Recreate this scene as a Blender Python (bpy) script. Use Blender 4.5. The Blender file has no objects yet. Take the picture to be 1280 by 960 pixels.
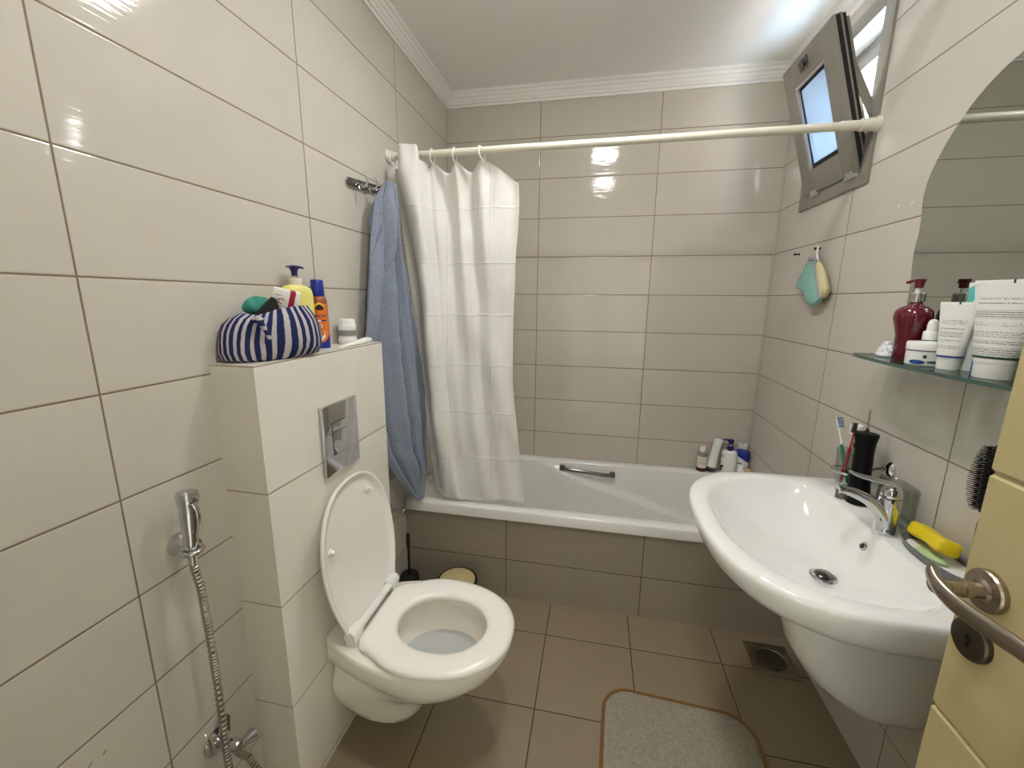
import bpy, bmesh, math, random
from mathutils import Vector, Matrix, noise
random.seed(7)
C = bpy.context.scene.collection
SC = bpy.context.scene
PI = math.pi

# ------------------------------------------------------------------ camera
CAM = Vector((0.8414, -0.1212, 1.3688))
PITCH, YAW, ROLL, FPX = 1.369898, 0.197676, 0.009041, 516.655
RM = (Matrix.Rotation(YAW, 3, 'Z') @ Matrix.Rotation(PITCH, 3, 'X') @ Matrix.Rotation(ROLL, 3, 'Z'))
cam_d = bpy.data.cameras.new('camera')
cam_d.sensor_fit = 'HORIZONTAL'; cam_d.sensor_width = 36; cam_d.lens = FPX / 1280 * 36
cam_d.clip_start = 0.02
cam = bpy.data.objects.new('camera', cam_d); C.objects.link(cam)
cam.matrix_world = Matrix.Translation(CAM) @ RM.to_4x4()
SC.camera = cam

def at(px, py, ax, val):
    """where the sight line of a photo point meets the plane ax = val"""
    d = RM @ Vector(((px-640)/FPX, -(py-480)/FPX, -1))
    i = 'xyz'.index(ax)
    return CAM + d*((val-CAM[i])/d[i])

# ------------------------------------------------------------------ light
SC.view_settings.view_transform = 'Standard'
SC.view_settings.look = 'None'
SC.view_settings.gamma = 1
SC.view_settings.use_curve_mapping = False
SC.view_settings.exposure = 1.88
LAMP = 27.0          # ceiling lamp radiance
SKY = 8.0
SUN = 20.0
W = bpy.data.worlds.new('sky'); SC.world = W; W.use_nodes = True
nt = W.node_tree; nt.nodes.clear()
wo = nt.nodes.new('ShaderNodeOutputWorld'); bg = nt.nodes.new('ShaderNodeBackground')
bg.inputs[0].default_value = (0.52, 0.75, 1.0, 1); bg.inputs[1].default_value = SKY
nt.links.new(bg.outputs[0], wo.inputs[0])
sd = bpy.data.lights.new('sun', 'SUN'); sd.energy = SUN; sd.angle = 0.01; sd.color = (1, .95, .88)
so = bpy.data.objects.new('sun', sd); C.objects.link(so); so.location = (-2, 1, 5)
so.rotation_euler = Vector((0.75, 0.25, -0.75)).to_track_quat('-Z', 'Y').to_euler()
# window portal (no light of its own, guides sky sampling)
pd = bpy.data.lights.new('window_portal', 'AREA'); pd.shape = 'RECTANGLE'; pd.size = .5; pd.size_y = .42
pd.cycles.is_portal = True
po = bpy.data.objects.new('window_portal', pd); C.objects.link(po)
po.location = (1.86, 1.755, 2.03); po.rotation_euler = Vector((-1, 0, 0)).to_track_quat('-Z', 'Z').to_euler()
SC.cycles.max_bounces = 10; SC.cycles.diffuse_bounces = 6; SC.cycles.glossy_bounces = 5
SC.cycles.transmission_bounces = 8; SC.cycles.transparent_max_bounces = 10
SC.cycles.sample_clamp_indirect = 6; SC.cycles.caustics_reflective = True; SC.cycles.caustics_refractive = False

# ------------------------------------------------------------------ materials
def lin(c):
    return tuple(((v/255)/12.92 if v/255 <= .04045 else ((v/255+.055)/1.055)**2.4) for v in c) + (1,)

class NT:
    def __init__(s, name):
        s.m = bpy.data.materials.new(name); s.m.use_nodes = True
        s.t = s.m.node_tree; s.b = s.t.nodes['Principled BSDF']; s.o = s.t.nodes['Material Output']
    def n(s, typ, **kw):
        x = s.t.nodes.new('ShaderNode'+typ)
        for k, v in kw.items(): setattr(x, k, v)
        return x
    def l(s, a, b): s.t.links.new(a, b)
    def math(s, op, a, b=None, c=None):
        x = s.n('Math', operation=op)
        for i, v in enumerate((a, b, c)):
            if v is None: continue
            if isinstance(v, (int, float)): x.inputs[i].default_value = v
            else: s.l(v, x.inputs[i])
        return x.outputs[0]
    def mix(s, f, a, b):
        x = s.n('Mix', data_type='RGBA')
        for i, v in ((0, f), (6, a), (7, b)):
            if isinstance(v, (int, float, tuple)): x.inputs[i].default_value = v
            else: s.l(v, x.inputs[i])
        return x.outputs[2]
    def pos(s):
        g = s.n('NewGeometry'); sp = s.n('SeparateXYZ'); s.l(g.outputs['Position'], sp.inputs[0]); return sp.outputs
    def noise(s, scale, detail=3, vec=None, rough=.5):
        x = s.n('TexNoise'); x.inputs['Scale'].default_value = scale; x.inputs['Detail'].default_value = detail
        x.inputs['Roughness'].default_value = rough
        if vec is None:
            g = s.n('NewGeometry'); vec = g.outputs['Position']
        s.l(vec, x.inputs['Vector']); return x.outputs['Fac']
    def bump(s, h, strength, dist=.001, nrm=None):
        x = s.n('Bump'); x.inputs['Strength'].default_value = strength; x.inputs['Distance'].default_value = dist
        s.l(h, x.inputs['Height'])
        if nrm is not None: s.l(nrm, x.inputs['Normal'])
        return x.outputs[0]
    def set(s, **kw):
        for k, v in kw.items():
            i = s.b.inputs[k.replace('_', ' ')]
            if isinstance(v, (int, float, tuple)): i.default_value = v
            else: s.l(v, i)
        return s.m

def simple(name, rgb, rough=.4, metal=0, var=.06, scale=40, bump=0, bscale=300, coat=0, spec=.5, **kw):
    a = NT(name); c = lin(rgb)
    f = a.noise(scale, 4)
    d = tuple(v*(1-var) for v in c[:3])+(1,); e = tuple(min(1, v*(1+var)) for v in c[:3])+(1,)
    a.set(Base_Color=a.mix(f, d, e), Roughness=rough, Metallic=metal, Coat_Weight=coat, Specular_IOR_Level=spec)
    if coat: a.set(Coat_Roughness=.05)
    if bump: a.set(Normal=a.bump(a.noise(bscale, 3), bump))
    for k, v in kw.items(): a.set(**{k: v})
    return a.m

def tile(name, rgb, grout, au, u0, pu, av, v0, pv, rough=.065, gw=.0026, tilt=.011, marble=0, wav=.25, seed=0.0, scuffs=()):
    a = NT(name); P = a.pos()
    U = a.math('DIVIDE', a.math('SUBTRACT', P[au], u0), pu); V = a.math('DIVIDE', a.math('SUBTRACT', P[av], v0), pv)
    def edge(t, p):
        fr = a.math('FRACT', t); d = a.math('MINIMUM', fr, a.math('SUBTRACT', 1.0, fr))
        return a.math('MULTIPLY', d, p)
    d = a.math('MINIMUM', edge(U, pu), edge(V, pv))
    g = a.n('MapRange'); g.inputs[1].default_value = gw*.5; g.inputs[2].default_value = gw*.5+.0007
    a.l(d, g.inputs[0]); m = g.outputs[0]
    prof = a.n('MapRange'); prof.inputs[1].default_value = 0; prof.inputs[2].default_value = .004; prof.interpolation_type = 'SMOOTHSTEP'
    a.l(d, prof.inputs[0])
    cid = a.n('CombineXYZ'); a.l(a.math('FLOOR', U), cid.inputs[0]); a.l(a.math('FLOOR', V), cid.inputs[1]); cid.inputs[2].default_value = seed
    wn = a.n('TexWhiteNoise', noise_dimensions='3D'); a.l(cid.outputs[0], wn.inputs['Vector'])
    c = lin(rgb)
    val = a.math('MULTIPLY_ADD', wn.outputs['Value'], .05, .975)
    soft = a.math('MULTIPLY_ADD', a.noise(6, 3), .10, .95)
    if marble:
        mv = a.noise(5, 5, rough=.65); soft = a.math('MULTIPLY_ADD', mv, marble, 1-marble*.5)
    vv = a.math('MULTIPLY', val, soft)
    cc = a.n('VectorMath', operation='SCALE'); cc.inputs[0].default_value = c[:3]; a.l(vv, cc.inputs['Scale'])
    gcol = a.mix(a.noise(25, 3), tuple(v*.75 for v in lin(grout)[:3])+(1,), tuple(min(1, v*1.2) for v in lin(grout)[:3])+(1,))
    col = a.mix(m, gcol, cc.outputs[0])
    for su, sv, ru, rv in scuffs:        # brown chips in the glaze
        du = a.math('DIVIDE', a.math('SUBTRACT', P[au], su), ru); dv = a.math('DIVIDE', a.math('SUBTRACT', a.math('SUBTRACT', P[av], sv), a.math('MULTIPLY', a.math('SUBTRACT', P[au], su), .55)), rv)
        dd = a.math('ADD', a.math('ADD', a.math('MULTIPLY', du, du), a.math('MULTIPLY', dv, dv)), a.math('MULTIPLY', a.noise(300, 2), .8))
        col = a.mix(a.math('MULTIPLY', a.math('LESS_THAN', dd, 1.1), .75), col, lin((84, 66, 46)))
    r = a.math('MULTIPLY_ADD', m, rough-.75, .75)
    a.set(Base_Color=col, Roughness=r, Specular_IOR_Level=.5)
    # every tile is set at a slightly different tilt, and its glaze is faintly wavy
    geo = a.n('NewGeometry')
    sub = a.n('VectorMath', operation='SUBTRACT'); a.l(wn.outputs['Color'], sub.inputs[0]); sub.inputs[1].default_value = (.5, .5, .5)
    sc = a.n('VectorMath', operation='SCALE'); a.l(sub.outputs[0], sc.inputs[0]); sc.inputs['Scale'].default_value = tilt*2
    ad = a.n('VectorMath', operation='ADD'); a.l(geo.outputs['Normal'], ad.inputs[0]); a.l(sc.outputs[0], ad.inputs[1])
    nm = a.n('VectorMath', operation='NORMALIZE'); a.l(ad.outputs[0], nm.inputs[0])
    mp = a.n('Mapping'); a.l(geo.outputs['Position'], mp.inputs[0])
    s = [3, 3, 3]; s[av] = 40; mp.inputs['Scale'].default_value = s
    w = a.noise(3, 2, mp.outputs[0])
    nb = a.bump(w, wav, .0012, nm.outputs[0])
    a.set(Normal=a.bump(prof.outputs[0], .5, .0015, nb))
    return a.m

M = {}
SEEDB = 1.0
TW = (200, 194, 182); GR = (128, 110, 90)
M['tile_left'] = tile('tile_left', TW, GR, 1, .4245, .6, 2, 0, .2, scuffs=((0.3260, 0.5530, .0045, .0022), (0.3030, 0.5540, .006, .0022)))
M['tile_right'] = tile('tile_right', TW, GR, 1, .9993, .6, 2, 0, .2)
M['tile_back'] = tile('tile_back', (199, 191, 178), GR, 0, .5094, .6, 2, 0, .2, seed=SEEDB)
M['tile_front'] = tile('tile_front', TW, GR, 0, .5094, .6, 2, 0, .2)
M['tile_apron'] = tile('tile_apron', (161, 149, 132), (74, 60, 44), 0, .486, .6, 2, -.004, .2)
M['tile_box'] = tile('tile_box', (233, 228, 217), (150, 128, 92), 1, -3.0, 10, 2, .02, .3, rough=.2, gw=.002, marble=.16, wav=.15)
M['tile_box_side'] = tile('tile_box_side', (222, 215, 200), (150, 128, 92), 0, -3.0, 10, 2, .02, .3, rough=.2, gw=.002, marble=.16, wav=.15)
M['tile_floor'] = tile('tile_floor', (146, 130, 106), (70, 54, 38), 0, .357, .341, 1, 1.036, .325, rough=.3, gw=.003, marble=.10, wav=.1)
M['plaster'] = simple('plaster', (248, 247, 245), .6, var=.02, bump=.1, bscale=60)
M['gypsum'] = simple('gypsum', (238, 236, 230), .5, var=.02)
M['ceramic'] = simple('ceramic', (246, 246, 242), .07, var=.015, coat=.3)
M['toilet_ceramic'] = simple('toilet_ceramic', (246, 242, 230), .08, var=.015, coat=.3)
M['bowl_inside'] = simple('bowl_inside', (214, 214, 208), .1, var=.03)
M['seat_plastic'] = simple('seat_plastic', (247, 243, 235), .22, var=.015)
M['acrylic'] = simple('acrylic', (232, 230, 224), .16, var=.015)
M['chrome'] = simple('chrome', (205, 205, 208), .07, 1, var=.03)
M['chrome_dark'] = simple('chrome_dark', (120, 118, 116), .16, 1, var=.1)
M['nickel'] = simple('nickel', (172, 160, 146), .26, 1, var=.08, scale=120)
M['bronze'] = simple('bronze', (92, 82, 72), .34, 1, var=.12)
M['steel'] = simple('steel', (150, 138, 120), .38, 1, var=.25)
M['alu'] = simple('alu', (150, 146, 136), .38, .35, var=.05)
M['alu_light'] = simple('alu_light', (190, 190, 190), .35, .5, var=.04)
M['gasket'] = simple('gasket', (22, 22, 24), .6)
M['black'] = simple('black', (7, 7, 8), .45, spec=.18)
M['black_matt'] = simple('black_matt', (18, 17, 17), .6)
M['white_plastic'] = simple('white_plastic', (238, 238, 232), .28, var=.02)
M['off_white'] = simple('off_white', (226, 222, 206), .35, var=.03)
M['rod_enamel'] = simple('rod_enamel', (226, 220, 204), .25, var=.03)
M['door_paint'] = simple('door_paint', (190, 174, 128), .33, var=.04, scale=7, bump=.06, bscale=40)
M['navy'] = simple('navy', (24, 28, 92), .3, var=.06)
M['royal'] = simple('royal', (20, 40, 140), .3, var=.06)
M['yellow'] = simple('yellow', (232, 222, 128), .34, var=.05)
M['orange'] = simple('orange', (228, 120, 40), .35, var=.08)
M['brown_orange'] = simple('brown_orange', (150, 78, 34), .4)
M['burgundy'] = simple('burgundy', (96, 10, 32), .12, var=.08, coat=.4)
M['silver_collar'] = simple('silver_collar', (190, 186, 180), .25, .9)
M['grey_rubber'] = simple('grey_rubber', (104, 108, 112), .45, var=.06)
M['soap_yellow'] = simple('soap_yellow', (236, 210, 24), .42, var=.06, scale=25, bump=.2, bscale=60)
M['soap_green'] = simple('soap_green', (190, 216, 160), .4)
M['green_pl'] = simple('green_pl', (18, 128, 84), .35)
M['red_pl'] = simple('red_pl', (170, 24, 44), .35)
M['blue_br'] = simple('blue_br', (56, 100, 160), .6)
M['teal_cloth'] = simple('teal_cloth', (58, 140, 122), .9, var=.15, bump=.4)
M['teal_tube'] = simple('teal_tube', (96, 190, 186), .35)
M['crimson'] = simple('crimson', (164, 22, 56), .5)
M['paper_white'] = simple('paper_white', (238, 236, 230), .6, var=.04)
M['grey_label'] = simple('grey_label', (142, 142, 136), .4, var=.1)
M['dark_liquid'] = simple('dark_liquid', (70, 14, 10), .1)
M['cream_bin'] = simple('cream_bin', (206, 186, 136), .4, var=.05)
M['blue_print'] = simple('blue_print', (30, 66, 140), .35)
M['green_print'] = simple('green_print', (30, 78, 54), .35)
M['slate_print'] = simple('slate_print', (70, 84, 104), .35)
M['label_yellow'] = simple('label_yellow', (240, 200, 40), .4)
M['ink'] = simple('ink', (60, 62, 66), .5)
M['stain_brown'] = simple('stain_brown', (90, 72, 54), .6)
M['outer_wall'] = simple('outer_wall', (236, 218, 206), .9, var=.10, scale=3, bump=.5, bscale=12)
M['hall_paint'] = simple('hall_paint', (214, 206, 190), .7)

def glassy(name, rgb, rough=0.0, ior=1.45):
    a = NT(name); f = a.noise(30, 2); c = lin(rgb)
    return a.set(Base_Color=a.mix(f, c, tuple(min(1, v*1.03) for v in c[:3])+(1,)), Roughness=rough, IOR=ior, Transmission_Weight=1.0)
def thin_glass(name, rgb, rough=.01):
    a = NT(name); t = a.n('BsdfTransparent'); g_ = a.n('BsdfGlossy'); mx = a.n('MixShader'); fr_ = a.n('LayerWeight'); fr_.inputs[0].default_value = .5
    f = a.noise(20, 2); c = lin(rgb)
    a.l(a.mix(f, c, tuple(min(1, v*1.04) for v in c[:3])+(1,)), t.inputs[0]); g_.inputs['Roughness'].default_value = rough
    a.l(a.math('MULTIPLY_ADD', a.math('POWER', fr_.outputs[1], 4.0), .7, .035), mx.inputs[0]); a.l(t.outputs[0], mx.inputs[1]); a.l(g_.outputs[0], mx.inputs[2]); a.l(mx.outputs[0], a.o.inputs[0])
    return a.m
M['glass'] = thin_glass('glass', (238, 242, 240))
M['shelf_glass'] = thin_glass('shelf_glass', (186, 208, 202))
M['shelf_edge'] = simple('shelf_edge', (86, 112, 102), .12, Transmission_Weight=.25)
M['clear_acrylic'] = thin_glass('clear_acrylic', (236, 238, 236), .03)
M['clear_bottle'] = glassy('clear_bottle', (214, 206, 196), .05)
def clearish():
    a = NT('clear_plastic'); f = a.noise(30, 2)
    return a.set(Base_Color=a.mix(f, lin((176, 166, 150)), lin((190, 180, 164))), Roughness=.12, Transmission_Weight=.45)
M['clear_plastic'] = clearish()
M['smoke_cap'] = glassy('smoke_cap', (210, 204, 194), .25)
def water():
    a = NT('water'); w = a.noise(18, 2)
    return a.set(Base_Color=lin((235, 240, 240)), Roughness=.02, Transmission_Weight=.0, Specular_IOR_Level=.8, Normal=a.bump(w, .1, .002))
M['water'] = simple('water', (196, 198, 196), .03, var=.03, coat=.5)

def frosted():
    a = NT('frosted_glass')
    tr = a.n('BsdfTranslucent'); gl = a.n('BsdfGlossy'); mx = a.n('MixShader'); df = a.n('BsdfTransparent')
    f = a.noise(7, 3)
    a.l(a.mix(f, (.22, .30, .385, 1), (.29, .345, .40, 1)), tr.inputs[0])
    gl.inputs['Roughness'].default_value = .22; mx.inputs[0].default_value = .16
    dd = a.n('BsdfDiffuse'); dd.inputs[0].default_value = (.75, .8, .84, 1); m2 = a.n('MixShader'); m2.inputs[0].default_value = .2
    a.l(tr.outputs[0], m2.inputs[1]); a.l(dd.outputs[0], m2.inputs[2])
    a.l(m2.outputs[0], mx.inputs[1]); a.l(gl.outputs[0], mx.inputs[2]); a.l(mx.outputs[0], a.o.inputs[0])
    return a.m
M['frosted'] = frosted()
def mirror_m():
    a = NT('mirror_glass'); f = a.noise(5, 2)
    return a.set(Base_Color=a.mix(f, (.50, .53, .50, 1), (.52, .55, .52, 1)), Metallic=1.0, Roughness=.015)
M['mirror'] = mirror_m()

def cloth(name, rgb, rgb2, scale=260, bump=.6, dist=.002, trans=0, rough=.95):
    a = NT(name); f = a.noise(scale, 4, rough=.7)
    r = a.n('MapRange'); r.inputs[1].default_value = .3; r.inputs[2].default_value = .7; a.l(f, r.inputs[0])
    a.set(Base_Color=a.mix(r.outputs[0], lin(rgb), lin(rgb2)), Roughness=rough, Specular_IOR_Level=.15, Sheen_Weight=.15)
    a.set(Normal=a.bump(f, bump, dist))
    return a.m
M['towel'] = cloth('towel', (112, 121, 138), (172, 181, 198), 300, 1.0, .004)
M['mat_pile'] = cloth('mat_pile', (140, 131, 114), (172, 164, 148), 120, .7, .004)
M['mat_edge'] = cloth('mat_edge', (104, 74, 36), (150, 112, 62), 300, .6, .002)
M['terry_mint'] = cloth('terry_mint', (120, 172, 160), (160, 206, 194), 250, .6, .002)
M['mesh_yellow'] = cloth('mesh_yellow', (196, 186, 132), (226, 220, 178), 260, .7, .002)
def binding():
    a = NT('striped_binding'); P = a.pos()
    t = a.math('FRACT', a.math('MULTIPLY', a.math('ADD', P[2], a.math('MULTIPLY', P[1], .6)), 150))
    return a.set(Base_Color=a.mix(a.math('GREATER_THAN', t, .5), lin((214, 214, 214)), lin((40, 48, 92))), Roughness=.9)
M['binding'] = binding()

def curtain_m():
    a = NT('curtain_vinyl'); P = a.pos()
    pb = a.b; tl = a.n('BsdfTranslucent'); mx = a.n('MixShader')
    # factory fold creases: a grid of faint ridges
    def crease(t, per, off, wd):
        fr = a.math('FRACT', a.math('DIVIDE', a.math('ADD', t, off), per)); d = a.math('ABSOLUTE', a.math('SUBTRACT', fr, .5))
        m = a.n('MapRange'); m.inputs[1].default_value = 0; m.inputs[2].default_value = wd/per; m.inputs[3].default_value = 1; m.inputs[4].default_value = 0
        m.interpolation_type = 'SMOOTHSTEP'; a.l(d, m.inputs[0]); return m.outputs[0]
    wz = a.math('MULTIPLY_ADD', a.noise(14, 2), .02, P[2])
    h = a.math('MAXIMUM', crease(wz, .21, .05, .006), crease(P[0], .19, .06, .004))
    h2 = a.math('ADD', a.math('MULTIPLY', h, .6), a.math('MULTIPLY', a.noise(22, 4), .5))
    f = a.noise(4, 2)
    nb = a.bump(h2, .55, .004)
    a.set(Base_Color=a.mix(f, lin((240, 238, 232)), lin((248, 246, 242))), Roughness=.42, Specular_IOR_Level=.35, Normal=nb)
    tl.inputs[0].default_value = lin((246, 242, 232)); a.l(nb, tl.inputs['Normal'])
    mx.inputs[0].default_value = .16
    a.l(pb.outputs[0], mx.inputs[1]); a.l(tl.outputs[0], mx.inputs[2]); a.l(mx.outputs[0], a.o.inputs[0])
    return a.m
M['curtain'] = curtain_m()

def stripes():
    a = NT('striped_cotton')
    uv = a.n('UVMap'); uv.uv_map = 'uv'; sp = a.n('SeparateXYZ'); a.l(uv.outputs[0], sp.inputs[0])
    t = a.math('FRACT', a.math('MULTIPLY_ADD', a.noise(18, 2), .35, a.math('MULTIPLY', sp.outputs[0], 30)))
    s = a.n('MapRange'); s.inputs[1].default_value = .54; s.inputs[2].default_value = .60; a.l(t, s.inputs[0])
    weave = a.noise(500, 2)
    lt = a.mix(weave, lin((168, 158, 162)), lin((206, 198, 198))); dk = a.mix(weave, lin((26, 32, 74)), lin((44, 52, 100)))
    return a.set(Base_Color=a.mix(s.outputs[0], dk, lt), Roughness=.9, Specular_IOR_Level=.2, Normal=a.bump(a.noise(400, 2), .4, .001))
M['stripes'] = stripes()

def hose_m():
    return simple('hose_metal', (176, 170, 164), .2, 1, var=.1)
M['hose'] = hose_m()

def printed(name, base, ink, au, av, u0, u1, lines, rough=.35):
    """a printed label: ragged text lines; lines = [(v_low, v_high, fill)]"""
    a = NT(name); tc = a.n('TexCoord'); sp = a.n('SeparateXYZ'); a.l(tc.outputs['Object'], sp.inputs[0]); P = sp.outputs
    geo = a.pos()
    br = a.n('CombineXYZ'); a.l(a.math('MULTIPLY', P[au], 900), br.inputs[0]); a.l(a.math('MULTIPLY', P[av], 260), br.inputs[1])
    wn = a.n('TexNoise'); wn.inputs['Scale'].default_value = 1; wn.inputs['Detail'].default_value = 1; a.l(br.outputs[0], wn.inputs['Vector'])
    tot = None
    for (v0, v1, fill) in lines:
        rows = a.math('LESS_THAN', a.math('FRACT', a.math('MULTIPLY', P[av], 1/.0042)), .55)
        k = a.math('MULTIPLY', a.math('GREATER_THAN', P[av], v0), a.math('LESS_THAN', P[av], v1))
        k = a.math('MULTIPLY', k, a.math('MULTIPLY', rows, a.math('LESS_THAN', wn.outputs['Fac'], fill)))
        tot = k if tot is None else a.math('MAXIMUM', tot, k)
    inr = a.math('MULTIPLY', a.math('GREATER_THAN', P[au], u0), a.math('LESS_THAN', P[au], u1))
    tot = a.math('MULTIPLY', a.math('MULTIPLY', tot, inr), .75)
    return a.set(Base_Color=a.mix(tot, lin(base), lin(ink)), Roughness=rough)

# ------------------------------------------------------------------ mesh building
class MB:
    def __init__(s, T=None):
        s.v = []; s.f = []; s.uv = None; s.T = T
    def add(s, vs, fs):
        o = len(s.v); s.v += [Vector(p) for p in vs]; s.f += [tuple(i+o for i in f) for f in fs]; return s
    def loft(s, loops, cap0=True, cap1=True, closed=True):
        n = len(loops[0]); vs = [p for L in loops for p in L]; fs = []
        for k in range(len(loops)-1):
            for i in range(n if closed else n-1):
                j = (i+1) % n
                fs.append((k*n+i, k*n+j, (k+1)*n+j, (k+1)*n+i))
        if cap0: fs.append(tuple(range(n-1, -1, -1)))
        if cap1: fs.append(tuple(range((len(loops)-1)*n, len(loops)*n)))
        return s.add(vs, fs)
    def lathe(s, prof, c=(0, 0, 0), ax='z', n=32, sx=1, sy=1, rot=0, cap0=True, cap1=True):
        c = Vector(c); loops = []
        for r, h in prof:
            L = []
            for i in range(n):
                a = 2*PI*i/n; p = Vector((max(r, 1e-5)*sx*math.cos(a), max(r, 1e-5)*sy*math.sin(a), h))
                if rot: p = Matrix.Rotation(rot, 3, 'Z') @ p
                if ax == 'x': p = Vector((p.z, p.x, p.y))
                elif ax == '-x': p = Vector((-p.z, p.y, p.x))
                elif ax == 'y': p = Vector((p.y, p.z, p.x))
                elif isinstance(ax, Matrix): p = ax @ p
                L.append(c+p)
            loops.append(L)
        return s.loft(loops, cap0, cap1)
    def tube(s, path, r, n=12, closed=False, caps=True, flat=1):
        path = [Vector(p) for p in path]; N = len(path); loops = []; up = None
        for k, p in enumerate(path):
            if closed: t = path[(k+1) % N]-path[k-1]
            else: t = path[min(k+1, N-1)]-path[max(k-1, 0)]
            t.normalize()
            if up is None:
                up = Vector((0, 0, 1)) if abs(t.z) < .9 else Vector((1, 0, 0))
            up = (up - t*up.dot(t)).normalized(); sd = t.cross(up)
            rr = r[k] if isinstance(r, (list, tuple)) else r
            loops.append([p + (sd*math.cos(2*PI*i/n) + up*math.sin(2*PI*i/n)*flat)*rr for i in range(n)])
        if closed: loops.append(loops[0])
        return s.loft(loops, caps and not closed, caps and not closed)
    def box(s, x0, x1, y0, y1, z0, z1, bev=0, seg=2, T=None):
        bm = bmesh.new(); bmesh.ops.create_cube(bm, size=1)
        for v in bm.verts:
            v.co = Vector(((x0+x1)/2+v.co.x*(x1-x0), (y0+y1)/2+v.co.y*(y1-y0), (z0+z1)/2+v.co.z*(z1-z0)))
        if bev: bmesh.ops.bevel(bm, geom=bm.edges[:], offset=bev, segments=seg, affect='EDGES', profile=.5)
        bm.verts.index_update()
        vs = [(T @ v.co if T else v.co.copy()) for v in bm.verts]; fs = [tuple(v.index for v in f.verts) for f in bm.faces]
        bm.free(); return s.add(vs, fs)
    def prism(s, pts, ax, a0, a1, bev=0):
        def P(p, a):
            return {'x': Vector((a, p[0], p[1])), 'y': Vector((p[0], a, p[1])), 'z': Vector((p[0], p[1], a))}[ax]
        if not bev: return s.loft([[P(p, a0) for p in pts], [P(p, a1) for p in pts]])
        cx = sum(p[0] for p in pts)/len(pts); cy = sum(p[1] for p in pts)/len(pts)
        def sh(k): 
            return [(p[0]+(cx-p[0])/max(1e-6, math.hypot(cx-p[0], cy-p[1]))*k, p[1]+(cy-p[1])/max(1e-6, math.hypot(cx-p[0], cy-p[1]))*k) for p in pts]
        sg = 1 if a1 > a0 else -1
        seq = [(bev, a0), (bev*.3, a0+sg*bev*.3), (0, a0+sg*bev), (0, a1-sg*bev), (bev*.3, a1-sg*bev*.3), (bev, a1)]
        return s.loft([[P(p, a) for p in sh(k)] for k, a in seq])
    def sheet(s, fn, nu, nv):
        vs = [fn(i/nu, j/nv) for j in range(nv+1) for i in range(nu+1)]; w = nu+1
        return s.add(vs, [(j*w+i, j*w+i+1, (j+1)*w+i+1, (j+1)*w+i) for j in range(nv) for i in range(nu)])

ROOTS = {}
def _origin(o):
    while o.parent: o = o.parent
    return ROOTS.get(o.name, Vector((0, 0, 0)))
def obj(name, mb, mat, parent=None, smooth=35, label=None, solid=0, origin=None):
    off = _origin(parent) if parent else (Vector(origin) if origin else Vector((0, 0, 0)))
    me = bpy.data.meshes.new(name)
    vs = [(mb.T @ p if mb.T else p) - off for p in mb.v]
    me.from_pydata([tuple(p) for p in vs], [], mb.f)
    bm = bmesh.new(); bm.from_mesh(me); bmesh.ops.recalc_face_normals(bm, faces=bm.faces[:]); bm.to_mesh(me); bm.free()
    if mb.uv:
        l = me.uv_layers.new(name='uv')
        for lp in me.loops: l.data[lp.index].uv = mb.uv[lp.vertex_index]
    if smooth:
        me.polygons.foreach_set('use_smooth', [True]*len(me.polygons)); me.set_sharp_from_angle(angle=math.radians(smooth))
    me.materials.append(M[mat] if isinstance(mat, str) else mat)
    o = bpy.data.objects.new(name, me); C.objects.link(o)
    if parent: o.parent = parent
    elif origin: o.location = off; ROOTS[o.name] = off
    if label: o['label'] = label
    if solid:
        m = o.modifiers.new('thickness', 'SOLIDIFY'); m.thickness = solid; m.offset = 0
    return o
def thing(name, label, cat, loc, group=None):
    o = bpy.data.objects.new(name, None); C.objects.link(o); o.location = loc; o.empty_display_size = .05
    o['label'] = label; o['category'] = cat
    if group: o['group'] = group
    ROOTS[o.name] = Vector(loc); return o
def tag(o, label, cat, group=None):
    o['label'] = label; o['category'] = cat
    if group: o['group'] = group
    return o
def struct(name, mb, mat, label=None, cat=None, parent=None, smooth=0):
    o = obj(name, mb, mat, parent, smooth)
    if not parent: o['kind'] = 'structure'
    if label: o['label'] = label
    if cat: o['category'] = cat
    return o
def text(name, s, size, loc, xdir, zdir, mat, parent, align='CENTER', ext=.0002, sx=1.0):
    cu = bpy.data.curves.new(name, 'FONT'); cu.body = s; cu.size = size; cu.extrude = ext; cu.align_x = align; cu.align_y = 'CENTER'
    o0 = bpy.data.objects.new(name, cu); C.objects.link(o0)
    me = bpy.data.meshes.new_from_object(o0.evaluated_get(bpy.context.evaluated_depsgraph_get()))
    bpy.data.objects.remove(o0)
    X = Vector(xdir).normalized(); Z = Vector(zdir).normalized(); N = X.cross(Z)
    m = Matrix((X, Z, N)).transposed().to_4x4(); m.translation = Vector(loc) - (_origin(parent) if parent else Vector())
    me.transform(m @ Matrix.Diagonal((sx, 1, 1, 1))); me.materials.append(M[mat])
    o = bpy.data.objects.new(name, me); C.objects.link(o)
    if parent: o.parent = parent
    return o

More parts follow.
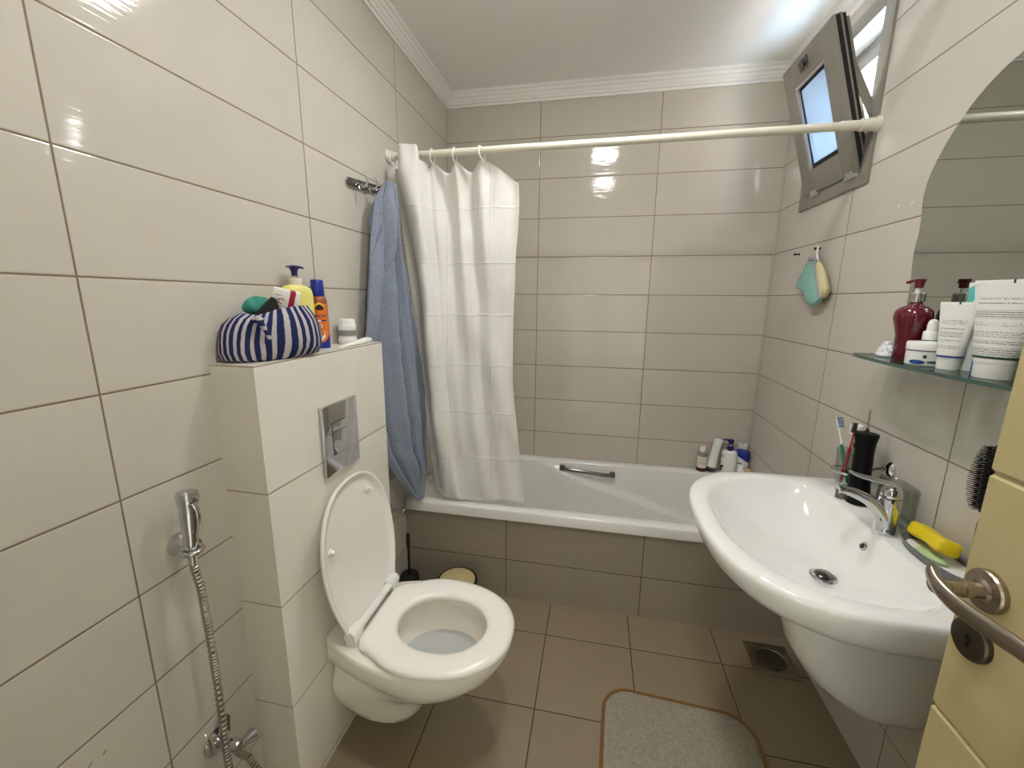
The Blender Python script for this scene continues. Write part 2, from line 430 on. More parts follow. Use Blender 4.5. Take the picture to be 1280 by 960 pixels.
def dloop(u0, L, hw, c, n, rb, nf=40, ns=8, nc=5, nb=8):
    """closed plan outline: rounded front at u = L, flat back at u = u0; w across"""
    pts = []
    for i in range(nf+1):
        t = -PI/2 + PI*i/nf
        pts.append((c+(L-c)*abs(math.cos(t))**(2/n), hw*math.copysign(abs(math.sin(t))**(2/n), math.sin(t))))
    for i in range(1, ns+1): pts.append((c+(u0+rb-c)*i/ns, hw))
    for i in range(1, nc+1):
        a = PI/2*i/nc; pts.append((u0+rb-rb*math.sin(a), hw-rb+rb*math.cos(a)))
    for i in range(1, nb+1): pts.append((u0, (hw-rb)*(1-2*i/nb)))
    for i in range(1, nc+1):
        a = PI/2*i/nc; pts.append((u0+rb-rb*math.cos(a), -(hw-rb)-rb*math.sin(a)))
    for i in range(1, ns): pts.append((u0+rb+(c-u0-rb)*i/ns, -hw))
    return pts
def rrect(cx, cy, hx, hy, r, n=6):
    pts = []
    for qx, qy, a0 in ((1, 1, 0), (-1, 1, PI/2), (-1, -1, PI), (1, -1, 3*PI/2)):
        for i in range(n+1):
            a = a0+PI/2*i/n; pts.append((cx+qx*(hx-r)+r*math.cos(a), cy+qy*(hy-r)+r*math.sin(a)))
    return pts
def smooth_path(pts, n=8, closed=False):
    P = [Vector(p) for p in pts]; out = []; N = len(P)
    for k in range(N if closed else N-1):
        if closed: a, b, c, d = P[k-1], P[k], P[(k+1) % N], P[(k+2) % N]
        else: a, b, c, d = P[max(k-1, 0)], P[k], P[k+1], P[min(k+2, N-1)]
        for i in range(n):
            t = i/n
            out.append(.5*((2*b)+(c-a)*t+(2*a-5*b+4*c-d)*t*t+(3*b-a-3*c+d)*t**3))
    if not closed: out.append(P[-1])
    return out
def lerp(a, b, t): return a+(b-a)*t
def sst(a, b, x):
    t = max(0, min(1, (x-a)/(b-a))); return t*t*(3-2*t)
def interp(tab, x):
    if x <= tab[0][0]: return tab[0][1]
    for (a, p), (b, q) in zip(tab, tab[1:]):
        if x <= b: return lerp(p, q, (x-a)/(b-a))
    return tab[-1][1]

# ================================================================== ROOM
RW, RD, RH, YF = 1.683, 2.233, 2.435, -.26
T = .12
struct('floor', MB().box(-T, RW+T, YF-T, RD+T, -.1, 0), 'tile_floor', 'beige square floor tiles with dark joints')
struct('ceiling', MB().box(-T, RW+.2, YF-T, RD+T, RH, RH+.1), 'plaster', 'plain white ceiling')
struct('wall_left', MB().box(-T, 0, YF-T, RD+T, 0, RH), 'tile_left', 'cream tiled wall on the left')
struct('wall_back', MB().box(-T, RW+.2, RD, RD+T, 0, RH), 'tile_back', 'beige tiled wall behind the bathtub')
WY0, WY1, WZ0, WZ1 = 1.56, 1.95, 1.79, 2.29      # window opening
wr = MB()
wr.box(RW, RW+.2, YF-T, WY0, 0, RH).box(RW, RW+.2, WY1, RD+T, 0, RH).box(RW, RW+.2, WY0, WY1, 0, WZ0).box(RW, RW+.2, WY0, WY1, WZ1, RH)
struct('wall_right', wr, 'tile_right', 'cream tiled wall with the window and the mirror')
DX0, DX1, DH = .53, 1.395, 2.06
wf = MB().box(0, DX0, YF-T, YF, 0, RH).box(DX1, RW, YF-T, YF, 0, RH).box(DX0, DX1, YF-T, YF, DH, RH)
struct('wall_front', wf, 'tile_front', 'tiled wall around the doorway')
hall = MB().box(-.4, 2.2, -1.6, -1.5, -.1, 2.5).box(-.4, -.3, -1.5, YF-T, -.1, 2.5).box(2.1, 2.2, -1.5, YF-T, -.1, 2.5).box(-.4, 2.2, -1.5, YF-T, 2.43, 2.5).box(-.4, 2.2, -1.5, YF-T, -.1, 0)
struct('wall_hallway', hall, 'hall_paint', 'plain hallway walls beyond the doorway')
struct('wall_outside', MB().box(4.4, 4.6, -2, 7, -1, 5.2), 'outer_wall', 'sunlit pale rendered wall of the neighbouring house')

# stepped plaster crown moulding
def crown(name, p0, p1, inward, label):
    d = (Vector(p1)-Vector(p0)); L = d.length; d.normalize(); nrm = Vector(inward)
    prof = [(0, 0), (0, -.066), (.008, -.066), (.010, -.056), (.017, -.054), (.018, -.044), (.024, -.040), (.026, -.030), (.033, -.026), (.035, -.014), (.043, -.010), (.045, 0)]
    lp = []
    for q in (Vector(p0), Vector(p1)):
        lp.append([q + nrm*a + Vector((0, 0, b)) for a, b in prof])
    return struct(name, MB().loft(lp), 'gypsum', label)
crown('trim_1', (0, YF, RH), (0, RD, RH), (1, 0, 0), 'stepped white crown moulding above the left wall')
crown('trim_2', (0, RD, RH), (RW, RD, RH), (0, -1, 0), 'stepped white crown moulding above the back wall')
crown('trim_3', (RW, YF, RH), (RW, RD, RH), (-1, 0, 0), 'stepped white crown moulding above the window wall')

# tiled boxing that hides the cistern
BX, BY0, BY1, BZ = .115, .638, 1.195, 1.222
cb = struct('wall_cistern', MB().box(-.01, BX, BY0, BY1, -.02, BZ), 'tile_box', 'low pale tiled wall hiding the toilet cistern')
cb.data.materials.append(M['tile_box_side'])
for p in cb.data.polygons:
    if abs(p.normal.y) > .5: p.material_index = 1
# tiled front of the bath
AY = 1.548
struct('wall_apron', MB().box(.0, RW, AY, AY+.02, -.02, .4015), 'tile_apron', 'brown grey tiled front of the bathtub')

# ------------------------------------------------------------------ ceiling lamp (above the picture)
def lamp_m():
    a = NT('lamp_opal'); e = a.n('Emission'); f = a.noise(4, 1)
    a.l(a.mix(f, (1, .99, .985, 1), (1, 1, 1, 1)), e.inputs[0]); e.inputs[1].default_value = LAMP
    a.l(e.outputs[0], a.o.inputs[0]); return a.m
M['lamp'] = lamp_m()
for ly, lab in ((1.20, 'round opal ceiling lamp above the toilet, nearer the bathtub'), (.42, 'round opal ceiling lamp nearer the door')):
    cl = thing('ceiling_lamp', lab, 'lamp', (.83, ly, RH), 'ceiling lamps')
    obj('base_plate', MB().lathe([(0, 0), (.098, 0), (.100, -.008), (.096, -.014), (0, -.014)], (.83, ly, RH)), 'white_plastic', cl)
    obj('diffuser', MB().lathe([(.090, -.014), (.091, -.018), (.084, -.025), (.06, -.031), (.03, -.034), (0, -.035)], (.83, ly, RH), cap0=False), 'lamp', cl)

# ------------------------------------------------------------------ window
w1 = thing('window_1', 'small grey aluminium tilt window with frosted pane, tilted open', 'window', (RW, 1.755, 1.75)); w1['kind'] = 'structure'
FY0, FY1, FZ0, FZ1 = 1.515, 1.99, 1.75, 2.325
fr = MB()
xa, xb = RW-.008, RW+.07
fw = .052
fr.box(xa, xb, FY0, FY0+fw, FZ0, FZ1, .002).box(xa, xb, FY1-fw, FY1, FZ0, FZ1, .002).box(xa, xb, FY0+fw, FY1-fw, FZ0, FZ0+fw, .002).box(xa, xb, FY0+fw, FY1-fw, FZ1-fw, FZ1, .002)
obj('window_frame', fr, 'alu', w1, 30)
rv = MB()
for x in (.085, .10, .115): rv.box(RW+x, RW+x+.010, WY0-.02, WY1+.02, FZ1-fw-.052, FZ1-fw+.02, .001)
for x in (.085, .115): rv.box(RW+x, RW+x+.012, WY0-.02, WY0+.014, WZ0, WZ1).box(RW+x, RW+x+.012, WY1-.014, WY1+.02, WZ0, WZ1)
rv.box(RW+.075, RW+.13, WY0, WY1, WZ0-.01, WZ0+.012)
obj('outer_track', rv, 'alu_light', w1, 30)
# tilted sash: local s (along y), t up the sash, n towards the room
A = math.atan2(.142, .468); SY0, SY1 = 1.562, 1.928; SH = .485
org = Vector((1.668, 0, 1.797))
up = Vector((-math.sin(A), 0, math.cos(A))); nn = Vector((-math.cos(A), 0, -math.sin(A)))
SM = Matrix(((0, up.x, nn.x, org.x), (1, up.y, nn.y, 0), (0, up.z, nn.z, org.z), (0, 0, 0, 1)))
def sbox(mb, s0, s1, t0, t1, n0, n1, bev=0): return mb.box(s0, s1, t0, t1, n0, n1, bev, T=SM)
b = .088; bl = .07
sash = MB()
sbox(sash, SY0, SY0+b, 0, SH, -.028, 0, .0015); sbox(sash, SY1-bl, SY1, 0, SH, -.028, 0, .0015)
sbox(sash, SY0+b, SY1-bl, 0, b, -.028, 0, .0015); sbox(sash, SY0+b, SY1-bl, SH-b, SH, -.028, 0, .0015)
sf = obj('sash', sash, 'alu', w1, 30)
rb2 = MB()
for s0, s1, t0, t1 in ((SY0+.014, SY0+.026, .014, SH-.014), (SY1-.026, SY1-.014, .014, SH-.014)): sbox(rb2, s0, s1, t0, t1, -.052, -.028)
for t0 in (.014, SH-.026): sbox(rb2, SY0+.026, SY1-.026, t0, t0+.012, -.052, -.028)
obj('inner_rebate', rb2, 'alu', sf, 30)
sl = MB()
for s0, s1, t0, t1 in ((SY0-.0005, SY0+.012, .006, SH-.006), (SY1-.012, SY1+.0005, .006, SH-.006)): sbox(sl, s0, s1, t0, t1, -.036, -.0285)
sbox(sl, SY0+.012, SY1-.012, SH-.012, SH+.0005, -.036, -.0285)
sbox(sl, SY0-.0006, SY0+.002, .004, SH-.004, -.021, -.008); sbox(sl, SY1-.002, SY1+.0006, .004, SH-.004, -.021, -.008)  # dark strips on the flat sash sides, imitating the shade in profile grooves
obj('rubber_seal_and_groove_shade', sl, 'gasket', sf, 0)
bd_ = MB()
sbox(bd_, SY1-bl-.013, SY1-bl, b, SH-b, -.012, -.002); sbox(bd_, SY0+b, SY1-bl-.013, SH-b-.010, SH-b, -.012, -.002)
obj('lit_reveal_strip', bd_, 'alu_light', sf, 0)  # pale strips standing in for the light on the reveal beside the pane
gk = MB(); g = .018
for s0, s1, t0, t1 in ((SY0+b, SY0+b+g, b, SH-b), (SY1-bl-g, SY1-bl, b, SH-b), (SY0+b+g, SY1-bl-g, b, b+g), (SY0+b+g, SY1-bl-g, SH-b-g, SH-b)):
    sbox(gk, s0, s1, t0, t1, -.020, -.010)
obj('gasket', gk, 'gasket', sf, 30)
gp = MB(); sbox(gp, SY0+b+g*.2, SY1-bl-g*.2, b+g*.2, SH-b-g*.2, -.017, -.013)
obj('frosted_pane', gp, 'frosted', sf, 0)
lt = MB(); ymid = (SY0+SY1)/2+.015
sbox(lt, ymid-.028, ymid+.028, SH-.052, SH-.022, 0, .010, .003)
sbox(lt, ymid-.018, ymid+.006, SH-.068, SH-.03, .010, .022, .004)
lat = obj('latch', lt, 'chrome_dark', sf, 30, 'grey metal catch on the top rail')
for k, s0 in enumerate((SY0+.045, SY1-.075)):
    h = MB().tube([SM @ Vector((s0-.035, -.008, -.004)), SM @ Vector((s0+.035, -.008, -.004))], .0075, 12)
    sbox(h, s0-.02, s0+.02, -.006, .010, -.004, .003, .001)
    obj('hinge', h, 'alu_light', w1, 30)
st = MB(); p0 = SM @ Vector((SY0+.02, SH*.66, -.045)); p1 = Vector((RW-.004, SY0-.012, 1.965))
d = (p1-p0); side = Vector((0, 1, 0)).cross(d).normalized()*.012; th = Vector((0, .003, 0))
st.loft([[p0+side+th, p0+side-th, p0-side-th, p0-side+th], [p1+side+th, p1+side-th, p1-side-th, p1-side+th]])
obj('stay_arm', st, 'alu', w1, 30)

# ------------------------------------------------------------------ door (open, right foreground)
DXF = 1.35
dr = thing('door_1', 'open cream painted door with horizontal grooves', 'door', (DXF, .12, 0)); dr['kind'] = 'structure'
DY0, DY1 = -.235, .492
zs = [0.012, .437, .797, 1.157, 1.517, 1.877, 2.04]
leaf = MB()
prof = [(DXF+.04, zs[0])]
front = []
for k, z in enumerate(zs):
    if k == 0: front.append((DXF, z))
    elif k == len(zs)-1: front.append((DXF, z))
    else: front += [(DXF, z-.006), (DXF+.004, z-.003), (DXF+.005, z), (DXF+.003, z+.002), (DXF, z+.005)]
outline = front + [(DXF+.04, zs[-1]), (DXF+.04, zs[0])]
leaf.prism([(x, z) for x, z in outline], 'y', DY0, DY1)
lf = obj('door_leaf', leaf, 'door_paint', dr, 25)
RY, RZ = .455, 1.01
rose = MB().lathe([(0, 0), (.027, 0), (.027, .006), (.0255, .0085), (.015, .009), (.012, .012), (0, .012)], (DXF, RY, RZ), '-x', 40)
ro = obj('handle_rose', rose, 'nickel', dr, 30)
nk = MB().lathe([(0, 0), (.0105, 0), (.0105, .016), (.0118, .017), (.0118, .021), (.0095, .022), (.0095, .036), (.011, .038), (.0105, .052), (0, .053)], (DXF-.010, RY, RZ), '-x', 28)
obj('handle_neck', nk, 'nickel', ro, 30)
pth = smooth_path([(1.296, .474, 1.026), (1.291, .464, 1.020), (1.288, .448, 1.014), (1.288, .425, 1.010), (1.289, .40, 1.010), (1.290, .372, 1.013), (1.290, .345, 1.017), (1.289, .322, 1.018), (1.287, .305, 1.016)], 6)
rr = [interp([(0, .0022), (.08, .0058), (.3, .0072), (.7, .0072), (.95, .006), (1, .003)], i/(len(pth)-1)) for i in range(len(pth))]
obj('lever', MB().tube(pth, rr, 22, flat=1.75), 'nickel', dr, 45, 'brushed nickel lever with a wave shape')
KZ = .935
es = MB().lathe([(0, 0), (.027, 0), (.027, .006), (.0255, .0085), (.024, .0088), (0, .0082)], (DXF, RY+.002, KZ), '-x', 40)
eo = obj('keyhole_rose', es, 'bronze', dr, 30, 'dark round keyhole plate')
kh = MB().lathe([(0, 0), (.004, 0), (.004, .0012), (0, .0012)], (DXF-.0082, RY+.002, KZ+.004), '-x', 20).box(DXF-.0094, DXF-.0082, RY-.0005, RY+.0045, KZ-.010, KZ+.004)
obj('keyhole', kh, 'gasket', eo)
dh = MB()
for z in (.25, 1.05, 1.85): dh.tube([(DXF-.006, DY0-.004, z-.05), (DXF-.006, DY0-.004, z+.05)], .008, 14)
obj('hinge', dh, 'nickel', dr)

# ================================================================== BATHTUB
bt = thing('bathtub', 'white built-in bathtub behind the tiled front', 'bathtub', (.84, 1.88, 0))
TX0, TX1, TY0, TY1, TZ = .003, RW-.003, AY-.016, RD-.003, .45
tub = MB(); loops = []
NR = 10
def trect(cx, cy, hx, hy, r):
    pts = []; base = rrect(cx, cy, hx, hy, r, NR); N = len(base)
    for k in range(N):                      # denser straight runs
        a = Vector(base[k]+(0,)); bq = Vector(base[(k+1) % N]+(0,)); pts.append(tuple(a[:2]))
        if k % (NR+1) == NR:
            for i in range(1, 30): pts.append(tuple(a.lerp(bq, i/30)[:2]))
    return pts
cx, cy = (TX0+TX1)/2, (TY0+TY1)/2; hx, hy = (TX1-TX0)/2, (TY1-TY0)/2
ref_n = None
def put(cx_, cy_, hx_, hy_, r, z):
    pts = trect(cx_, cy_, hx_, hy_, r); loops.append([Vector((p[0], p[1], z)) for p in pts])
put(cx, cy, hx, hy, .012, TZ-.048); put(cx, cy, hx, hy, .012, TZ-.008); put(cx, cy, hx-.003, hy-.003, .012, TZ-.002); put(cx, cy, hx-.008, hy-.008, .012, TZ)
icx, icy = .855, 1.878; ihx, ihy = .745, .287
put(icx, icy, ihx+.008, ihy+.008, .13, TZ); put(icx, icy, ihx+.002, ihy+.002, .125, TZ-.003); put(icx, icy, ihx, ihy, .12, TZ-.010)
depth = .38; nr = 64
def slopes(t):       # left end slopes, right end steeper
    return .12*t + .02*t**4, .40*t**1.1
for k in range(1, nr+1):
    t = k/nr; z = TZ-.010 - (depth-.01)*t
    fl = sst(.80, 1.0, t)
    l, r_ = .16*t+.06*fl, .08*t+.06*fl
    s = .045*t+.06*fl
    x0, x1 = icx-ihx+l, icx+ihx-r_; y0, y1 = icy-ihy+s, icy+ihy-s
    put((x0+x1)/2, (y0+y1)/2, (x1-x0)/2, (y1-y0)/2, .12, z)
n0 = len(loops[0]); assert all(len(L) == n0 for L in loops)
# moulded arm-rest ledge on the far side, running down towards the right end
for L in loops[7:]:
    for p in L:
        if p.y > icy+.12 and p.x > .55:
            zl = lerp(.405, .19, (p.x-.70)/.72)
            k = sst(zl+.004, zl-.011, p.z)*sst(.55, .75, p.x)*sst(icy+.12, icy+.18, p.y)
            p.y -= .050*k
tub.loft(loops, False, True)
ts = obj('tub_shell', tub, 'acrylic', bt, 50)
gx0, gx1 = .688, .975
gy = 2.158
gb = MB().tube(smooth_path([(gx0, gy, .418), (gx0+.01, gy-.022, .420), (gx0+.04, gy-.030, .417), ((gx0+gx1)/2, gy-.032, .410), (gx1-.04, gy-.030, .402), (gx1-.01, gy-.022, .402), (gx1, gy, .400)], 6), .0085, 12, flat=1.3)
for x, z in ((gx0, .418), (gx1-.004, .401)): gb.box(x-.014, x+.016, gy-.026, gy+.003, z-.014, z+.014, .004)
obj('grab_handle', gb, 'chrome_dark', bt, 40, 'chrome grab handle on the far inner side')
ov = MB().lathe([(0, 0), (.03, 0), (.03, .006), (.026, .009), (0, .009)], (.165, 1.878, .36), 'x', 28)
obj('overflow_cap', ov, 'chrome', bt)

# ================================================================== TOILET
TCY = .898
tl = thing('toilet', 'white wall-hung toilet with raised lid and lowered seat', 'toilet', (BX, TCY, .4))
def ring(z, u0, L, hw, c, n, rb): return [Vector((BX+u, TCY+w, z)) for u, w in dloop(u0, L, hw, c, n, rb)]
E0 = .001
tz = .402
def egg(u0, L, hf, hr, c, n, rb, nf=40, ns=12, nc=5, nb=8):
    """closed plan outline, rounded in front and narrowing to the back"""
    pts = []
    for i in range(nf+1):
        t = -PI/2 + PI*i/nf
        pts.append((c+(L-c)*abs(math.cos(t))**(2/n), hf*math.copysign(abs(math.sin(t))**(2/n), math.sin(t))))
    side = []
    for i in range(1, ns+1):
        f = i/ns; k = 1-math.cos(f*PI/2); k = .6*k+.4*f*f
        side.append((c+(u0+rb-c)*f, lerp(hf, hr, k)))
    for i in range(1, nc+1):
        q = PI/2*i/nc; side.append((u0+rb-rb*math.sin(q), hr-rb+rb*math.cos(q)))
    pts += side
    for i in range(1, nb): pts.append((u0, (hr-rb)*(1-2*i/nb)))
    pts += [(u, -w) for u, w in reversed(side)]
    return pts
def ering(z, *a_): return [Vector((BX+u, TCY+w, z)) for u, w in egg(*a_)]
bw = MB(); lp = []
for z, L, hf, hr, c, n, rb in ((.092, .20, .066, .058, .09, 2.6, .02), (.100, .238, .086, .070, .11, 2.6, .02), (.125, .256, .094, .082, .12, 2.5, .02), (.165, .278, .104, .098, .13, 2.4, .012), (.205, .305, .116, .112, .15, 2.3, .01), (.235, .340, .128, .118, .17, 2.2, .01),
                       (.252, .385, .142, .120, .20, 2.2, .01), (.272, .428, .156, .122, .22, 2.2, .01), (.30, .470, .171, .124, .24, 2.2, .01), (.335, .505, .182, .124, .25, 2.2, .01), (.365, .522, .188, .123, .25, 2.2, .01), (.388, .530, .191, .122, .25, 2.2, .01), (.398, .528, .189, .120, .25, 2.2, .01), (tz, .522, .184, .115, .25, 2.2, .01)):
    lp.append(ering(z, E0, L, hf, hr, c, n, rb))
# fixing recess on both flanks: pinch the flanks below the rim near the wall
for L in lp:
    for p in L:
        u = p.x-BX; w = p.y-TCY
        k = sst(.34, .06, u)*sst(.332, .315, p.z)*sst(.22, .29, p.z)*sst(.05, .08, abs(w))
        p.y -= math.copysign(.030*k, w)
def hole(z, cu, ru, rw):
    out = []
    src = egg(E0, .522, .184, .115, .25, 2.2, .01)
    for u, w in src:
        a = math.atan2(w/.184, (u-.27)/.26); out.append(Vector((BX+cu+ru*math.cos(a), TCY+w*0+rw*math.sin(a), z)))
    return out
for z, cu, ru, rw in ((tz, .318, .150, .125), (.396, .318, .143, .118), (.37, .318, .142, .118), (.345, .316, .146, .122), (.325, .314, .143, .119), (.30, .312, .132, .110), (.275, .310, .105, .085), (.26, .31, .085, .068)):
    lp.append(hole(z, cu, ru, rw))
bw.loft(lp, True, True)
obj('bowl', bw, 'toilet_ceramic', tl, 50)
obj('water', MB().loft([hole(.2925, .3115, .1265, .1055), hole(.293, .3115, .126, .105)]), 'water', tl)
# seat ring
def slp(z, u0, L, hf, c, n, rb): return [Vector((BX+u, TCY-.006+w, z)) for u, w in egg(u0, L, hf, hf-.044, c, n, rb)]
sin = []
for u, w in egg(.105, .535, .190, .146, .28, 2.25, .05):
    sin.append(math.atan2(w/.19, (u-.31)/.22))
def sh(z, cu, ru, rw): return [Vector((BX+cu+ru*math.copysign(abs(math.cos(a))**.9, math.cos(a)), TCY-.008+rw*math.sin(a), z)) for a in sin]
S0 = tz+.003
seat = MB().loft([slp(S0, .107, .531, .187, .28, 2.25, .05), slp(S0+.010, .105, .534, .190, .28, 2.25, .05), slp(S0+.017, .109, .528, .185, .28, 2.25, .05), slp(S0+.021, .119, .512, .171, .28, 2.25, .045),
                  sh(S0+.021, .318, .150, .126), sh(S0+.017, .318, .138, .114), sh(S0+.008, .318, .132, .108), sh(S0, .318, .134, .110), slp(S0, .107, .531, .187, .28, 2.25, .05)], False, False)
obj('seat', seat, 'seat_plastic', tl, 60)
# lid, leaning back on the cistern wall
HX, HZ, LA = .200, .430, math.radians(7.0)
U = Vector((-math.sin(LA), 0, math.cos(LA))); Nn = Vector((math.cos(LA), 0, math.sin(LA)))
def lidl(u0, L, hw, c, n, rb, off): return [Vector((HX, TCY+.006+w, HZ)) + U*u + Nn*off for u, w in egg(u0, L, hw, hw-.036, c, n, rb)]
lid = MB().loft([lidl(-.012, .400, .160, .19, 2.25, .05, -.018), lidl(-.018, .418, .172, .19, 2.25, .05, -.012), lidl(-.022, .428, .182, .19, 2.25, .05, -.002), lidl(-.022, .428, .182, .19, 2.25, .05, .004), lidl(-.019, .424, .178, .19, 2.25, .05, .006),
                 lidl(-.015, .418, .173, .19, 2.25, .05, .004), lidl(-.010, .412, .168, .19, 2.25, .05, -.004), lidl(0, .39, .15, .19, 2.25, .05, -.007)])
ld = obj('lid', lid, 'seat_plastic', tl, 60)
for u, w in ((.262, -.125), (.350, .088)):
    c_ = Vector((HX, TCY+w, HZ)) + U*u + Nn*(-.006)
    Rm = Matrix((Vector((0, 1, 0)), U, Nn)).transposed()
    Rm = Matrix(((0, U.x, Nn.x), (1, U.y, Nn.y), (0, U.z, Nn.z)))
    obj('bumper', MB().lathe([(0, 0), (.011, 0), (.0105, .004), (.006, .007), (.0065, .013), (.0055, .016), (0, .017)], c_, Rm, 18), 'white_plastic', ld)
for sgn in (-1, 1):
    hb = MB().tube([(HX+.006, TCY+sgn*.112-.023, .434), (HX+.006, TCY+sgn*.112+.023, .434)], .0175, 24)
    hb.box(HX-.010, HX+.022, TCY+sgn*.112-.019, TCY+sgn*.112+.019, tz+.001, .432, .003)
    obj('hinge', hb, 'white_plastic', tl, 40)
obj('hinge_rod', MB().tube([(HX+.008, TCY-.09, .434), (HX+.008, TCY+.09, .434)], .0115, 18), 'white_plastic', tl)

# flush plate
fp = thing('flush_plate', 'mirror chrome flush plate on the cistern wall above the toilet', 'flush plate', (BX, .917, .97))
PY0, PY1, PZ0, PZ1 = .835, 1.0, .872, 1.078
obj('cover', MB().box(BX+.0005, BX+.013, PY0, PY1, PZ0, PZ1, .0035, 3), 'chrome', fp, 30)
def button(name, y0, y1, z0, z1):
    o = obj(name, MB().box(BX+.011, BX+.0145, y0, y1, z0, z1, .0008), 'chrome', fp, 30)
    gg = .0014
    obj('gap', MB().box(BX+.0125, BX+.0134, y0-gg, y0, z0-gg, z1+gg).box(BX+.0125, BX+.0134, y0, y1, z1, z1+gg).box(BX+.0125, BX+.0134, y0, y1, z0-gg, z0), 'gasket', o, 0)
button('small_button', .872, .935, .998, 1.024)
button('large_button', .872, .935, .930, .9965)

# ================================================================== WASHBASIN
BCY, BZT = 1.02, .79
wb = thing('washbasin', 'wide white D-shaped washbasin on the right wall', 'washbasin', (RW, BCY, BZT))
def bl_(z, u0, L, hw, c, n, rb): return [Vector((RW-.0015-u, BCY+w, z)) for u, w in dloop(u0, L, hw, c, n, rb, nf=64, ns=10, nb=16)]
bs = MB(); lp = []
for z, L, hw, c, n, rb in ((.612, .26, .125, .10, 2.2, .02), (.62, .31, .165, .12, 2.2, .02), (.635, .375, .215, .15, 2.2, .02), (.655, .43, .262, .18, 2.3, .02), (.68, .478, .302, .20, 2.4, .02), (.705, .508, .328, .22, 2.5, .02),
                       (.73, .527, .343, .23, 2.55, .02), (.755, .538, .350, .233, 2.6, .02), (.775, .542, .352, .233, 2.6, .02), (.785, .540, .350, .233, 2.6, .02), (BZT, .533, .344, .233, 2.6, .02)):
    lp.append(bl_(z, 0, L, hw, c, n, rb))
DU = .203
ins = []
for z, u0, L, hw, c, n, rb, q in ((BZT, .108, .500, .312, .25, 2.35, .10, 0), (.788, .112, .494, .306, .25, 2.35, .10, 0), (.780, .116, .486, .298, .25, 2.3, .10, 0), (.765, .119, .476, .288, .25, 2.3, .10, 0), (.745, .123, .462, .272, .25, 2.25, .10, .02),
                            (.725, .128, .445, .252, .25, 2.2, .10, .05), (.705, .134, .424, .228, .25, 2.15, .09, .1), (.688, .14, .40, .20, .25, 2.1, .09, .17), (.672, .147, .372, .168, .25, 2.05, .08, .27), (.659, .155, .34, .132, .24, 2, .07, .42), (.649, .165, .30, .095, .23, 2, .05, .62), (.643, .175, .26, .06, .22, 2, .03, .82), (.640, .18, .235, .03, .21, 2, .02, 1)):
    base = bl_(z, u0, L, hw, c, n, rb); L2 = []
    for p in base:
        a = math.atan2(p.y-BCY, (RW-p.x-.0015)-DU)
        c2 = Vector((RW-.0015-(DU+.028*math.cos(a)), BCY+.028*math.sin(a), z)); L2.append(p.lerp(c2, q))
    ins.append(L2)
lp += ins
# dished tap ledge behind the bowl
bs.loft(lp, True, True)
obj('basin', bs, 'ceramic', wb, 50)
dcx = RW-.0015-DU
obj('waste_ring', MB().lathe([(.024, 0), (.033, 0), (.0335, .003), (.029, .005), (.024, .003)], (dcx, BCY, .640), n=36, cap0=False, cap1=False), 'chrome', wb)
pl = obj('pop_up_plug', MB().lathe([(.010, -.004), (.010, .004), (.021, .006), (.022, .009), (.018, .012), (0, .013)], (dcx, BCY, .641), n=32), 'chrome_dark', wb, 35, 'dark metal pop-up plug')
ovp = Vector((1.558, BCY, .744)); on = Vector((-.93, 0, .36)).normalized()
Ro = Matrix((on.cross(Vector((0, 1, 0))), Vector((0, 1, 0)), on)).transposed()
oo = obj('overflow_ring', MB().lathe([(.0065, .001), (.007, .004), (.010, .0045), (.0115, .002), (.0115, -.004)], ovp, Ro, 24, cap0=False, cap1=False), 'chrome', wb)
obj('overflow_hole', MB().lathe([(0, .0015), (.0068, .0015), (.0068, -.003), (0, -.003)], ovp, Ro, 20), 'gasket', oo)

pe = MB(); lp = []
for z, L, hw, c, n, rb in ((.305, .10, .080, .03, 2, .01), (.315, .15, .108, .06, 2, .01), (.34, .200, .128, .09, 2.1, .01), (.38, .238, .138, .12, 2.2, .01), (.43, .265, .142, .14, 2.3, .01), (.50, .282, .144, .15, 2.4, .01), (.56, .290, .145, .15, 2.4, .01), (.611, .292, .145, .15, 2.4, .01)):
    lp.append([Vector((RW-.001-u, BCY+w, z)) for u, w in dloop(0, L, hw, c, n, rb)])
pe.loft(lp)
tag(obj('half_pedestal', pe, 'ceramic', None, 50, origin=(RW, BCY, .29)), 'white rounded half pedestal hiding the pipes under the washbasin', 'pedestal')

# faucet
FX, FY = 1.595, 1.02
fa = thing('faucet', 'chrome single-lever faucet on the washbasin ledge', 'faucet', (FX, FY, BZT))
fb = MB().lathe([(0, 0), (.0265, 0), (.0275, .004), (.0245, .012), (.0235, .05), (.0240, .085), (.023, .098), (0, .099)], (FX, FY, BZT), n=32)
obj('body', fb, 'chrome', fa, 40)
sp = smooth_path([(FX-.004, FY, BZT+.03), (FX-.018, FY, BZT+.055), (FX-.045, FY, BZT+.082), (FX-.08, FY, BZT+.100), (FX-.108, FY, BZT+.108), (FX-.122, FY, BZT+.108)], 6)
obj('spout', MB().tube(sp, [interp([(0, .022), (.3, .021), (.7, .0175), (1, .0165)], i/(len(sp)-1)) for i in range(len(sp))], 24, flat=.68), 'chrome', fa, 40)
obj('aerator', MB().lathe([(0, 0), (.0115, 0), (.0115, .022), (0, .022)], (FX-.112, FY, BZT+.084), n=24), 'chrome_dark', fa)
obj('cartridge_cap', MB().lathe([(.0215, 0), (.0225, .006), (.021, .018), (.015, .027), (.007, .031), (0, .032)], (FX, FY, BZT+.099), n=28), 'chrome', fa, 40)
lv = smooth_path([(FX+.012, FY, BZT+.122), (FX-.01, FY, BZT+.132), (FX-.04, FY, BZT+.140), (FX-.075, FY, BZT+.148), (FX-.098, FY, BZT+.157)], 6)
obj('lever', MB().tube(lv, [interp([(0, .010), (.2, .015), (.8, .012), (1, .008)], i/(len(lv)-1)) for i in range(len(lv))], 16, flat=.45), 'chrome', fa, 40)

